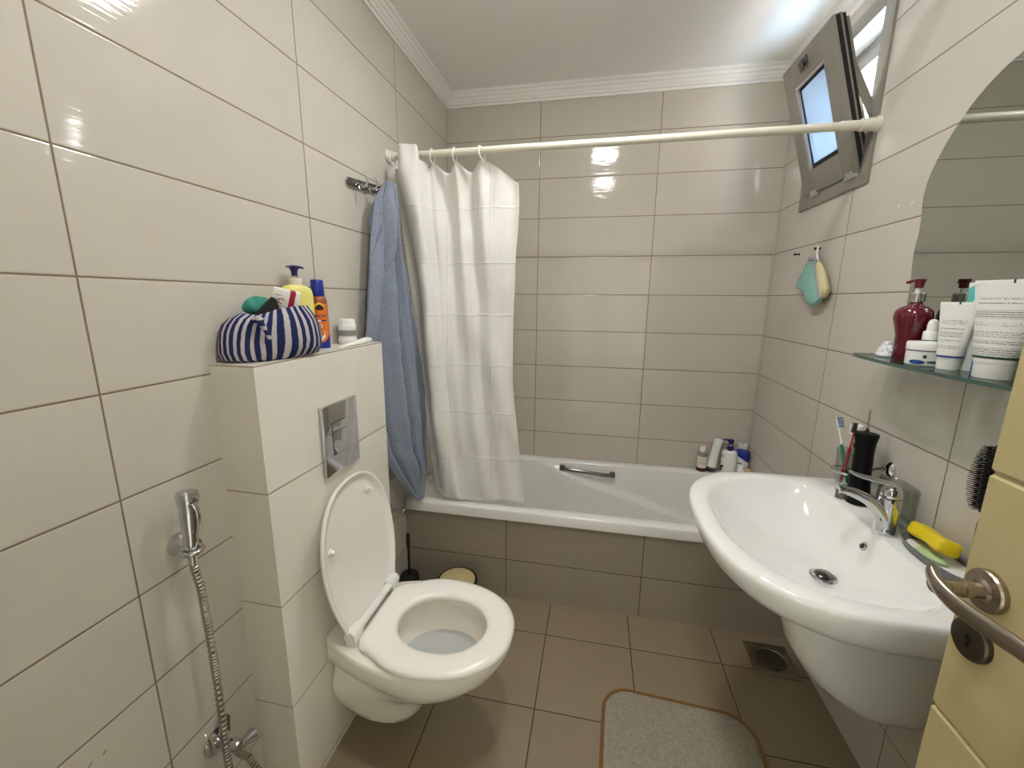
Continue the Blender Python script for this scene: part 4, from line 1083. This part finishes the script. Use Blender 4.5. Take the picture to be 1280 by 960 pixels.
# left and right outline (y, x) against height
LE = [(.47, (1.500, .085)), (.52, (1.455, .075)), (.62, (1.370, .060)), (.75, (1.285, .045)), (.90, (1.235, .040)), (1.20, (1.222, .036)), (1.30, (1.235, .036)), (1.45, (1.262, .038)), (1.60, (1.290, .042)), (1.72, (1.312, .054)), (1.775, (1.338, .066))]
RE = [(.47, (1.528, .100)), (.50, (1.545, .098)), (.60, (1.590, .095)), (.75, (1.585, .092)), (.88, (1.575, .100)), (1.00, (1.565, .100)), (1.20, (1.520, .100)), (1.35, (1.480, .100)), (1.55, (1.430, .096)), (1.70, (1.405, .092)), (1.775, (1.395, .088))]
def itab(tab, z, k): return interp([(a, b_[k]) for a, b_ in tab], z)
def tfn(u, v):
    z = lerp(1.775, .470, v)
    yl, xl, yr, xr = itab(LE, z, 0), itab(LE, z, 1), itab(RE, z, 0), itab(RE, z, 1)
    ph = .5*math.sin(v*3.1)+.9*v
    fold = .070*(abs(math.sin(u*PI*2.9+ph*.5+.45))**.6-.76) + .007*math.sin(u*PI*10.5+1.3-v*3)
    amp = sst(-.02, .10, v)*sst(1.0, .86, v)*(.35+.65*math.sin(PI*u))
    y = lerp(yl, yr, u) + .010*math.sin(u*PI*4+ph)*amp
    x = lerp(xl, xr, u) + fold*amp + .014*math.sin(PI*u)*amp
    q = Vector((x, y, z)); q.x += noise.noise(q*16)*.007*amp
    q.x = max(q.x, .010)
    if u > .9: q.y += noise.noise(Vector((z*14, 2.2, u)))*.010*sst(.9, 1, u)*amp*3
    if v < .06: q.z -= (1-v/.06)*(.012*math.cos(u*PI*2.0)+.004)
    return q
tm = MB().sheet(tfn, 60, 130)
tb = obj('towel_cloth', tm, 'towel', tw, 80, solid=.008)
# overlapping second layer of the folded towel, in front
def tfn2(u, v):
    # a turned-over edge that slants from the hook down to the left
    z = lerp(1.783, 1.16, v)
    yl, xl, yr, xr = itab(LE, z, 0), itab(LE, z, 1), itab(RE, z, 0), itab(RE, z, 1)
    c = lerp(.62, .10, sst(0, .55, v)*.8+.2*v); w = lerp(.55, .22, v)
    uu = min(.99, max(.0, c + (u-.5)*w)); vm = (1.775-z)/1.305
    q = tfn(uu, max(0, vm)); edge = math.sin(PI*u)**.5
    q.z = z if v < .08 else q.z
    q.x += (.013*edge + .004)*sst(1.0, .75, v) - .008*(1-sst(1.0, .75, v))
    return q
t2 = MB().sheet(tfn2, 20, 70)
obj('front_fold', t2, 'towel', tb, 80, solid=.007)
# woven border band near the hem
def tfn3(u, v):
    uu = lerp(.06, .96, u); 
    vb = lerp(.660, .905, uu) + (v-.5)*.032
    q = tfn(uu, vb); q.x += .0052; return q
M['towel_band'] = cloth('towel_band', (124, 136, 156), (140, 152, 172), 500, .3, .001)
obj('border_band', MB().sheet(tfn3, 50, 6), 'towel_band', tb, 80)

# ================================================================== BIDET SPRAYER
bsY, bsZ = .510, .860
bh = thing('bidet_sprayer', 'chrome hand bidet sprayer hanging on the left wall', 'bidet sprayer', (0, bsY, bsZ))
hold = MB().lathe([(0, 0), (.024, 0), (.0245, .003), (.020, .02), (.0165, .032), (.0155, .045), (0, .046)], (.0005, bsY, bsZ), 'x', 32)
ho = obj('holder', hold, 'chrome', bh, 40)
Hc = Vector((.052, .496, bsZ))
obj('holder_clip', MB().tube([Hc+Vector((.0, .018*math.cos(a), .0))+Vector((.018*math.sin(a), 0, 0)) for a in [i*PI*1.7/20-.4 for i in range(21)]], .0055, 10), 'chrome', ho, 40)
dirv = Vector((-.02, .085, 1)).normalized()
def axm(dv):
    z = dv.normalized(); x = Vector((0, 1, 0)).cross(z).normalized(); y = z.cross(x); return Matrix((x, y, z)).transposed()
hd = MB().lathe([(0, -.030), (.0085, -.030), (.0095, -.010), (.0105, .0), (.0125, .02), (.0150, .06), (.0165, .085), (.0172, .098), (.0190, .104), (.0196, .118), (.0180, .124), (.0150, .126), (0, .126)], Hc, axm(dirv), 28)
obj('spray_handle', hd, 'chrome', bh, 40)
obj('trigger', MB().tube(smooth_path([Hc+Vector((.022, 0, .108)), Hc+Vector((.028, .002, .09)), Hc+Vector((.026, .002, .06)), Hc+Vector((.021, 0, .035))], 5), [.005]*8+[.0045]*8, 10, flat=.6), 'chrome', bh, 40)
# corrugated steel hose: centre line down past the picture, then back up to the valve
A0 = Hc + dirv*-.028
VZ, VY = .335, .520
h1 = [at(px, py, 'x', x) for px, py, x in ((251, 735, .055), (257, 768, .058), (263, 800, .062), (271, 850, .070), (278, 900, .079), (284, 945, .086))]
e1 = h1[-1]
cl_ = smooth_path([A0] + h1 + [Vector((.090, e1.y+.002, .20)), Vector((.094, e1.y+.006, .11)), Vector((.097, e1.y+.022, .055)), Vector((.095, e1.y+.045, .06)), Vector((.088, e1.y+.055, .12)), Vector((.076, VY+.034, .20)), Vector((.062, VY+.022, .278))], 60)
def resample(P_, step):
    out = [P_[0]]; acc = 0
    for a, b_ in zip(P_, P_[1:]):
        L = (b_-a).length; acc += L
        if acc >= step: out.append(b_); acc = 0
    return out
hp = resample(cl_, .0016)
hr_ = [.0083 if (i//2) % 2 == 0 else .0066 for i in range(len(hp))]
obj('hose', MB().tube(hp, hr_, 10), 'hose', bh, 20)
av = thing('angle_valve', 'chrome angle valve low on the left wall beside the sprayer hose', 'valve', (0, VY, VZ))
obj('wall_rose', MB().lathe([(0, 0), (.030, 0), (.030, .003), (.022, .010), (.012, .013), (0, .013)], (.0005, VY, VZ), 'x', 32), 'chrome', av, 40)
obj('valve_body', MB().lathe([(0, .01), (.011, .01), (.0115, .04), (.014, .044), (.014, .062), (.010, .068), (0, .068)], (0, VY, VZ), 'x', 24).tube([(.050, VY, VZ-.004), (.056, VY+.010, VZ-.030), (.060, VY+.019, VZ-.050)], [.011, .0115, .012], 16), 'chrome', av, 40)
vh = MB().tube([(.058, VY, VZ-.010), (.058, VY+.014, VZ-.014), (.058, VY+.026, VZ-.018), (.058, VY+.044, VZ-.024)], [.0075, .008, .0105, .0165], 22)
obj('valve_knob', vh, 'chrome', av, 40)
obj('side_spindle', MB().tube([(.020, VY+.012, VZ+.02), (.020, VY+.012, VZ+.052)], [.0105, .0125], 16), 'chrome_dark', av, 40)

# stop valve in the niche under the towel
sv = thing('stop_valve', 'chrome stop valve in the niche beside the bathtub', 'valve', (0, 1.40, .47))
obj('wall_rose', MB().lathe([(0, 0), (.026, 0), (.026, .003), (.018, .010), (0, .010)], (.0005, 1.395, .470), 'x', 28), 'chrome', sv, 40)
obj('valve_body', MB().lathe([(0, .008), (.010, .008), (.010, .045), (0, .046)], (0, 1.395, .470), 'x', 20), 'chrome', sv, 40)
obj('valve_knob', MB().lathe([(.008, .045), (.016, .048), (.017, .068), (.013, .074), (0, .075)], (0, 1.395, .470), 'x', 10), 'chrome', sv, 30)

# toilet brush in the niche
tbh = thing('toilet_brush', 'dark toilet brush standing in the niche between toilet and bathtub', 'toilet brush', (.046, 1.462, 0))
obj('holder', MB().lathe([(0, 0), (.042, 0), (.044, .004), (.044, .10), (.040, .112), (.028, .116), (0, .116)], (.046, 1.462, .0005), n=32), 'black_matt', tbh, 40)
obj('handle', MB().lathe([(.006, .114), (.006, .25), (.009, .262), (.009, .315), (.005, .322), (0, .322)], (.046, 1.462, .0005), n=16), 'black_matt', tbh, 40)

# cream bin behind the toilet
bi = thing('waste_bin', 'small cream waste bin with a black liner behind the toilet', 'bin', (.30, 1.405, 0))
BNX, BNY = .296, 1.412
obj('bin_body', MB().lathe([(0, 0), (.072, 0), (.076, .004), (.086, .155), (.0845, .157), (.083, .155), (.073, .01), (0, .008)], (BNX, BNY, .0005), n=40), 'cream_bin', bi, 40)
obj('liner', MB().lathe([(.0862, .142), (.0885, .146), (.0885, .160), (.084, .163), (.0815, .158), (.080, .12)], (BNX, BNY, .0005), n=40, cap0=False, cap1=False), 'black_matt', bi, 40, 'black plastic liner folded over the rim')
obj('lid', MB().lathe([(.0785, .156), (.079, .162), (.068, .170), (.04, .175), (0, .177)], (BNX, BNY, .0005), n=40), 'cream_bin', bi, 40)

# ================================================================== FLOOR THINGS
dxy = [at(930, 806, 'z', 0), at(978, 808, 'z', 0), at(999, 853, 'z', 0), at(945, 841, 'z', 0)]
fd = thing('floor_drain', 'square metal floor drain with a round cover under the washbasin', 'drain', (1.572, 1.425, 0))
dcx_, dcy_ = 1.572, 1.420
dl = []
for hh, z in ((.078, .0), (.078, .0025), (.075, .004), (.052, .004)): pass
def sqr(h, z, n=40):
    out = []
    for i in range(n):
        a = 2*PI*i/n+PI/4; k = h/max(abs(math.cos(a)), abs(math.sin(a))); out.append(Vector((dcx_+k*math.cos(a), dcy_+k*math.sin(a), z)))
    return out
def cir(r, z, n=40): return [Vector((dcx_+r*math.cos(2*PI*i/n+PI/4), dcy_+r*math.sin(2*PI*i/n+PI/4), z)) for i in range(n)]
obj('plate', MB().loft([sqr(.078, .0003), sqr(.078, .003), sqr(.076, .004), cir(.055, .004), cir(.053, .002), cir(.053, .0012)]), 'steel', fd, 30)
obj('cover', MB().lathe([(0, .0014), (.051, .0014), (.0515, .0045), (.049, .006), (.046, .0045), (0, .004)], (dcx_, dcy_, 0), n=40), 'chrome_dark', fd, 30)

bm_ = thing('bath_mat', 'off-white bath mat with rounded corners and brown edging', 'bath mat', (1.15, .9, 0))
def matp(ins, z):
    pts = rrect(1.15, .84, .243-ins, .335-ins, .09-ins*.6, 10)
    out = []
    for x, y in pts:
        a = math.radians(-3); dx, dy = x-1.15, y-.84
        out.append(Vector((1.155+dx*math.cos(a)-dy*math.sin(a), .825+dx*math.sin(a)+dy*math.cos(a), z)))
    return out
M_ = []
pile = MB().loft([matp(.008, .001), matp(.007, .007), matp(.012, .012), matp(.03, .0135), matp(.10, .0135)])
obj('pile', pile, 'mat_pile', bm_, 60)
edge = [p+Vector((0, 0, 0)) for p in matp(.004, .007)]
obj('edging', MB().tube(edge, .0062, 8, closed=True), 'mat_edge', bm_, 60, 'brown stitched edging')

# ================================================================== ON THE CISTERN LEDGE
LZ = BZ+.0006
# striped pouch
bg_ = thing('striped_pouch', 'navy and white striped cloth pouch stuffed full on the cistern ledge', 'pouch', (.06, .79, LZ))
bax = Vector((.075, .205, 0)).normalized(); bay = Vector((-bax.y, bax.x, 0)); bc = Vector((.062, .760, LZ))
def bagring(h, a, b_, z, sk=0, n=64, seed=0):
    out = []
    for i in range(n):
        t = 2*PI*i/n; p = bc + bax*(a*math.copysign(abs(math.cos(t))**.85, math.cos(t))+sk) + bay*(b_*math.copysign(abs(math.sin(t))**.9, math.sin(t))) + Vector((0, 0, z))
        w = noise.noise(Vector((p.x*18, p.y*18, p.z*16)))*.011 + noise.noise(Vector((math.cos(t)*5, math.sin(t)*5, z*9)))*.006
        p += (bax*math.cos(t)+bay*math.sin(t))*w*(1 if z > .004 else .3)
        p.x = max(p.x, .004); p.z = max(p.z, LZ); out.append(p)
    return out
brs_ = [(0, .094, .037, .0), (0, .110, .046, .006), (0, .120, .052, .024), (0, .123, .055, .046), (0, .119, .055, .068), (0, .109, .052, .086), (0, .095, .046, .101), (0, .083, .040, .112), (0, .078, .037, .117), (0, .074, .034, .114), (0, .069, .031, .100), (0, .062, .027, .075), (0, .058, .025, .055)]
loops = [bagring(h, a, b_, z, sk=.004*k*.4) for k, (h, a, b_, z) in enumerate(brs_)]
# the mouth rises towards the right, gathers at the front left
for k, L in enumerate(loops):
    for p in L:
        s = (p-bc).dot(bax)
        if k >= 4: p.z += (.010*sst(-.06, .08, s)-.010*math.exp(-((s+.045)/.03)**2))*min(1, (k-3)/4)
bagm = MB().loft(loops, True, True)
bagm.uv = []
for k, L in enumerate(loops):
    for i in range(len(L)): bagm.uv.append((abs(2*i/len(L)-1) if False else i/len(L), k/len(loops)))
obj('cloth_body', bagm, 'stripes', bg_, 80)
kn = bc + bax*(-.052) - bay*.046 + Vector((0, 0, .096))
knot = MB().lathe([(0, -.008), (.010, -.006), (.013, 0), (.010, .006), (0, .009)], kn, n=18)
knot.tube(smooth_path([kn, kn+Vector((.012, -.012, .004)), kn+Vector((.022, -.006, -.022)), kn+Vector((.024, .004, -.045))], 6), [.006]*12+[.0045]*7, 10)
knot.uv = [(p.z*1.5, 0) for p in knot.v]
obj('drawstring_knot', knot, 'stripes', bg_, 70)
# contents
def inpouch(s, t, z): return bc + bax*s + bay*t + Vector((0, 0, z))
GT = Matrix.Translation(inpouch(-.024, .004, .131)) @ Matrix.Rotation(math.atan2(bax.y, bax.x), 4, 'Z') @ Matrix.Rotation(-.25, 4, 'Y')
gm = MB(GT)
def cl3(u, v):
    a = 2*PI*u; r = math.sin(PI*v)*1.0; p = Vector((.034*r*math.cos(a), .016*r*math.sin(a), .021*math.cos(PI*v)-.004)); return p + noise.noise_vector(p*60)*.005
gm.sheet(cl3, 28, 16)
tag(obj('green_cloth', gm, 'teal_cloth', None, 50, origin=inpouch(-.018, .004, .09)), 'crumpled teal green cloth poking out of the striped pouch', 'cloth')
KT2 = Matrix.Translation(inpouch(-.014, -.024, .116)) @ Matrix.Rotation(math.atan2(bax.y, bax.x), 4, 'Z')
km = MB(KT2); km.loft([[Vector((-.034, -.004, -.020)), Vector((.026, -.004, -.020)), Vector((.026, .004, -.020)), Vector((-.034, .004, -.020))], [Vector((-.030, -.004, -.006)), Vector((.026, -.004, .0)), Vector((.026, .004, .0)), Vector((-.030, .004, -.006))], [Vector((.010, -.003, .032)), Vector((.020, -.003, .026)), Vector((.020, .003, .026)), Vector((.010, .003, .032))]])
tag(obj('black_pouch', km, 'black_matt', None, 30, origin=inpouch(-.008, -.020, .085)), 'black pointed case tucked in the striped pouch before the teal cloth', 'case')
mbx = thing('medicine_box', 'white cardboard box with a crimson stripe leaning in the striped pouch', 'box', inpouch(.045, -.004, .08))
MT = Matrix.Translation(inpouch(.042, -.002, .140)) @ Matrix.Rotation(math.radians(46), 4, 'Z') @ Matrix.Rotation(math.radians(14), 4, 'Y') @ Matrix.Rotation(math.radians(10), 4, 'X')
obj('carton', MB(MT).box(-.030, .030, -.014, .014, -.030, .026, .0008), 'paper_white', mbx, 30)
obj('stripe', MB(MT).box(.006, .0185, -.0143, .0143, -.0302, .0262), 'crimson', mbx, 30, 'crimson stripe')
obj('emblem', MB(MT).tube([Vector((-.010+.007*math.cos(a), -.0142, -.002+.006*math.sin(a))) for a in [.5+i*4.6/16 for i in range(17)]], .0011, 6), 'crimson', mbx)
lc = MB(MT)
for k in range(5): lc.box(-.026, -.012+.003*(k % 2), -.0144, -.0139, -.022+k*.0085-.0012, -.022+k*.0085+.0006)
obj('small_print', lc, 'grey_label', mbx, 0)
bl2 = MB(MT)
for k in range(3): bl2.box(.0302, .0306, -.008, .009-.003*k, -.012+k*.007, -.009+k*.007)
obj('side_print', bl2, 'ink', mbx, 0)

# yellow lotion bottle with navy pump
yb = thing('pump_bottle', 'tall pale yellow lotion bottle with a navy pump behind the striped pouch', 'bottle', (.032, .898, LZ))
YT = Matrix.Translation((.032, .898, LZ)) @ Matrix.Rotation(math.radians(76), 4, 'Z')
def el(a, b_, z, e=.8): return [Vector((a*math.copysign(abs(math.cos(2*PI*i/40))**e, math.cos(2*PI*i/40)), b_*math.copysign(abs(math.sin(2*PI*i/40))**e, math.sin(2*PI*i/40)), z)) for i in range(40)]
obj('bottle_body', MB(YT).loft([el(.040, .020, 0), el(.043, .023, .004), el(.046, .025, .05), el(.0475, .0255, .12), el(.047, .025, .155), el(.043, .023, .170), el(.030, .019, .178), el(.016, .015, .181, 1), el(.014, .014, .184, 1)]), 'yellow', yb, 45)
obj('collar', MB(YT).lathe([(.0165, .181), (.0168, .197), (.015, .199), (0, .199)], n=30), 'off_white', yb)
obj('stem', MB(YT).lathe([(.0095, .198), (.0085, .204), (.006, .207), (0, .207)], n=20), 'smoke_cap', yb)
ph = MB(YT).lathe([(.0075, .205), (.0085, .218), (.012, .224), (.0135, .229), (.012, .232), (0, .233)], n=24)
ph.tube([(-.022, 0, .2275), (0, 0, .229), (.02, 0, .2285), (.028, 0, .2265)], [.004, .0068, .0062, .0045], 12, flat=.55)
obj('pump_head', ph, 'navy', yb, 40)

# orange sunscreen
su = thing('sunscreen_bottle', 'orange sunscreen bottle with a blue cap beside the yellow lotion', 'bottle', (.032, .988, LZ))
sd_ = (CAM-Vector((.032, .988, LZ))); syaw = math.atan2(sd_.y, sd_.x)
UT = Matrix.Translation((.032, .988, LZ)) @ Matrix.Rotation(syaw, 4, 'Z')
SR = .0245
obj('bottle_body', MB(UT).lathe([(0, 0), (.023, 0), (SR, .003), (SR, .128), (.0235, .140), (.020, .149), (.014, .154), (0, .154)], n=36), 'brown_orange', su, 40)
def wrap(name, z0_, z1_, mat, a0=-.95, a1=1.1, r=SR+.0003, fn=None):
    m = MB(UT); n = 24
    m.sheet(lambda u, v: Vector((r*math.cos(lerp(a0, a1, u)), r*math.sin(lerp(a0, a1, u)), lerp(z0_, z1_, v) if fn is None else fn(u, v))), n, 6)
    return obj(name, m, mat, su, 60)
wrap('front_label', .004, .130, 'orange', a0=-.55)
wrap('blue_foot', .0, .030, 'royal', r=SR+.0006, a0=-.75, a1=2.2, fn=lambda u, v: v*(.040-.022*math.sin(PI*min(1, u*1.6))))
wrap('white_swoosh', 0, 0, 'white_plastic', r=SR+.0005, a0=-.5, a1=.5, fn=lambda u, v: .024+v*.018+.010*(2*u-1)**2)
wrap('orange_disc', 0, 0, 'orange', r=SR+.0008, a0=-.42, a1=.42, fn=lambda u, v: .034+v*.026+.008*(2*u-1)**2*(1-v))
wrap('emblem', .108, .134, 'black_matt', r=SR+.0006, a0=-.35, a1=.5, fn=lambda u, v: .112+v*.016*math.sin(PI*(.15+.7*u)))
wrap('yellow_arch', 0, 0, 'label_yellow', r=SR+.0005, a0=-.42, a1=.55, fn=lambda u, v: .122+v*.012*math.sin(PI*(.1+.8*u)))
wrap('white_bar', .079, .083, 'white_plastic', r=SR+.0006, a0=-.4, a1=.15)
wrap('blue_bar', .079, .083, 'royal', r=SR+.0006, a0=.15, a1=.75)
wrap('round_badge', 0, 0, 'white_plastic', r=SR+.0006, a0=-.14, a1=.26, fn=lambda u, v: .066+(v-.5)*.0105*math.sin(PI*(.06+.88*u)))
wrap('badge_centre', 0, 0, 'blue_br', r=SR+.0009, a0=-.05, a1=.17, fn=lambda u, v: .066+(v-.5)*.006*math.sin(PI*(.06+.88*u)))
for zz in (.056, .051, .046): wrap('text_line', zz-.001, zz+.001, 'crimson', r=SR+.0005, a0=-.35+.02*(zz > .05), a1=.45)
def wraptext(s, size, z, a_mid, mat):
    cu_ = bpy.data.curves.new('lettering', 'FONT'); cu_.body = s; cu_.size = size; cu_.align_x = 'CENTER'; cu_.align_y = 'CENTER'
    o0 = bpy.data.objects.new('lettering', cu_); C.objects.link(o0)
    me = bpy.data.meshes.new_from_object(o0.evaluated_get(bpy.context.evaluated_depsgraph_get())); bpy.data.objects.remove(o0)
    m = MB(UT); r = SR+.0009
    m.add([Vector((r*math.cos(a_mid+v.co.x/r), r*math.sin(a_mid+v.co.x/r), z+v.co.y)) for v in me.vertices], [tuple(p.vertices) for p in me.polygons])
    return obj('lettering', m, mat, su, 0)
wraptext('SPORT', .0125, .094, .22, 'navy')
obj('cap', MB(UT).lathe([(.0175, .152), (.0185, .156), (.0175, .196), (.015, .199), (0, .199)], n=30), 'royal', su, 40)

# white jar on a white disc, and a small tube lying in front
jr = thing('cream_jar', 'small white jar with a grey label at the end of the cistern ledge', 'jar', (.032, 1.120, LZ))
JT2 = Matrix.Translation((.036, 1.118, LZ))
obj('foot_lid', MB(JT2).lathe([(0, 0), (.026, 0), (.029, .004), (.029, .016), (.026, .020), (0, .020)], n=36), 'white_plastic', jr, 40)
obj('jar_body', MB(JT2).lathe([(0, .0202), (.0255, .0202), (.027, .024), (.027, .046), (0, .046)], n=36), 'white_plastic', jr, 40)
obj('label', MB(JT2).lathe([(.0272, .026), (.0275, .026), (.0275, .044), (.0272, .044)], n=36, cap0=False, cap1=False), 'grey_label', jr, label='grey label band')
obj('jar_lid', MB(JT2).lathe([(0, .0462), (.0275, .0462), (.0275, .062), (.0262, .064), (.0255, .066), (.026, .076), (.023, .080), (0, .080)], n=36), 'white_plastic', jr, 40)
wt2 = thing('travel_tube', 'thin white tube lying flat before the small white jar', 'tube', (.085, 1.09, LZ))
t0, t1 = Vector((.0885, .985, LZ)), Vector((.0885, 1.165, LZ))
lp = []
for k in range(9):
    f = k/8; c_ = t0.lerp(Vector((.0885, 1.128, LZ)), f); hz = lerp(.0012, .0095, f); hx_ = lerp(.013, .0095, f)
    lp.append([c_+Vector((hx_*math.cos(2*PI*i/20), 0, hz+hz*math.sin(2*PI*i/20))) for i in range(20)])
obj('tube_body', MB().loft(lp), 'white_plastic', wt2, 50)
obj('cap', MB().lathe([(0, 0), (.0098, 0), (.0098, .022), (.0055, .024), (.005, .042), (0, .042)], (.0885, 1.1285, LZ+.0100), 'y', 24), 'white_plastic', wt2, 40)
obj('cap_ring', MB().lathe([(.0099, .008), (.0101, .008), (.0101, .010), (.0099, .010)], (.0885, 1.1285, LZ+.0100), 'y', 24, cap0=False, cap1=False), 'grey_label', wt2)

# ================================================================== BOTTLES IN THE TUB CORNER
CZ = TZ+.0006
b1 = thing('medicine_bottle', 'small clear bottle with dark red liquid and white label on the tub corner', 'bottle', (1.446, 2.198, CZ))
T1 = Matrix.Translation((1.450, 2.199, CZ))
obj('bottle_body', MB(T1).lathe([(0, 0), (.024, 0), (.026, .003), (.026, .088), (.024, .098), (.015, .106), (.012, .110), (0, .110)], n=32), 'clear_plastic', b1, 40)
obj('liquid', MB(T1).lathe([(0, .001), (.0245, .001), (.0264, .004), (.0264, .022), (0, .022)], n=32), 'dark_liquid', b1, 40, 'dark red liquid')
M['print_med'] = printed('print_med', (226, 222, 212), (130, 60, 60), 0, 2, -.02, .02, [(.070, .076, .55), (.058, .066, .5), (.046, .054, .62), (.034, .040, .5)])
obj('label', MB(T1).sheet(lambda u, v: Vector((.0267*math.cos(lerp(-PI*.92, -PI*.12, u)), .0267*math.sin(lerp(-PI*.92, -PI*.12, u)), lerp(.024, .088, v))), 24, 4), 'print_med', b1, 60)
obj('cap', MB(T1).lathe([(0, .110), (.0135, .110), (.0135, .136), (.012, .138), (0, .138)], n=26), 'white_plastic', b1, 40)

b2 = thing('leaning_tube', 'plain white tube leaning to the right on the tub corner', 'tube', (1.498, 2.203, CZ))
T2 = Matrix.Translation((1.498, 2.203, CZ+.005)) @ Matrix.Rotation(math.radians(9), 4, 'Y')
obj('cap', MB(T2).lathe([(0, 0), (.024, 0), (.026, .003), (.026, .022), (0, .022)], n=28), 'smoke_cap', b2, 40)
obj('tube_body', MB(T2).lathe([(0, .0222), (.0265, .0222), (.027, .03), (.022, .10), (.022, .14), (.0235, .165), (.021, .182), (0, .186)], n=32, sy=.9), 'white_plastic', b2, 50)

b3 = thing('pump_bottle', 'white shampoo bottle with a blue pump on the tub corner', 'bottle', (1.585, 2.19, CZ))
T3 = Matrix.Translation((1.583, 2.187, CZ)) @ Matrix.Rotation(math.radians(-20), 4, 'Z')
obj('bottle_body', MB(T3).loft([el(.036, .026, 0), el(.038, .028, .003), el(.038, .028, .118), el(.035, .025, .128), el(.018, .016, .134, 1), el(.015, .014, .137, 1)]), 'white_plastic', b3, 45)
obj('side_mark', MB(T3).box(-.0375, -.030, -.0275, -.0265, .020, .05).box(-.033, -.022, -.0285, -.027, .040, .052), 'green_print', b3, 0, 'dark green print')
obj('side_badge', MB(T3).tube([Vector((-.029+.0055*math.cos(a), -.0262, .103+.0075*math.sin(a))) for a in [2*PI*i/16 for i in range(16)]], .0012, 6, closed=True), 'slate_print', b3)
obj('collar', MB(T3).lathe([(.0165, .133), (.0175, .146), (.014, .156), (.006, .158), (0, .158)], n=26), 'navy', b3, 40)
obj('stem', MB(T3).lathe([(.005, .156), (.005, .172), (0, .172)], n=14), 'white_plastic', b3)
ph = MB(T3).lathe([(.007, .166), (.012, .172), (.0155, .184), (.0125, .193), (0, .196)], n=22)
ph.tube(smooth_path([(0, 0, .186), (-.022, -.004, .190), (-.040, -.007, .186)], 4), [.0085, .0085, .008, .0075, .007, .0065, .006, .005, .004], 12, flat=.7)
obj('pump_head', ph, 'navy', b3, 40)

b4 = thing('shampoo_bottle', 'white bottle with a slanted royal blue top beside the pump bottle', 'bottle', (1.638, 2.2, CZ))
T4 = Matrix.Translation((1.647, 2.186, CZ)) @ Matrix.Rotation(math.radians(-28), 4, 'Z')
def slant(z, k): return [Vector((p.x, p.y, z + k*p.x)) for p in el(.034, .022, 0)]
M['print_sham'] = printed('print_sham', (228, 228, 226), (110, 116, 150), 0, 2, -.03, .012, [(.010, .056, .5)])
obj('bottle_body', MB(T4).loft([el(.032, .020, 0), el(.034, .022, .003), el(.034, .022, .05), slant(.097, -.55)]), 'print_sham', b4, 45)
obj('blue_top', MB(T4).loft([[p+Vector((0, 0, .0003)) for p in slant(.097, -.55)], el(.034, .022, .128), el(.031, .020, .137), el(.020, .014, .141)]), 'royal', b4, 45)
obj('logo_bar', MB(T4).box(-.022, .006, -.0232, -.0222, .066, .071), 'royal', b4)
b5, _ = sqtube('squeeze_tube', 'white tube crammed into the tub corner behind the blue-topped bottle', (1.655, 2.2165, CZ), .168, .02, .014, .0225, .0165, 0, 'white_plastic', None)
b6 = thing('small_bottle', 'tiny white bottle in front of the blue-topped bottle', 'bottle', (1.632, 2.150, CZ))
T6 = Matrix.Translation((1.634, 2.148, CZ))
obj('bottle_body', MB(T6).lathe([(0, 0), (.017, 0), (.018, .002), (.018, .040), (.012, .046), (0, .046)], n=26), 'white_plastic', b6, 40)
obj('cap', MB(T6).lathe([(0, .046), (.0125, .046), (.0125, .066), (.011, .068), (0, .068)], n=24), 'white_plastic', b6, 40)
b7 = thing('lidded_pot', 'little pot with a cream lid at the wall end of the tub bottles', 'pot', (1.660, 2.135, CZ))
T7 = Matrix.Translation((1.662, 2.128, CZ))
obj('pot_body', MB(T7).lathe([(0, 0), (.014, 0), (.016, .003), (.016, .034), (0, .034)], n=26), 'off_white', b7, 40)
obj('lid', MB(T7).lathe([(0, .0342), (.017, .0342), (.017, .052), (.015, .054), (0, .054)], n=26), 'cream_bin', b7, 40)
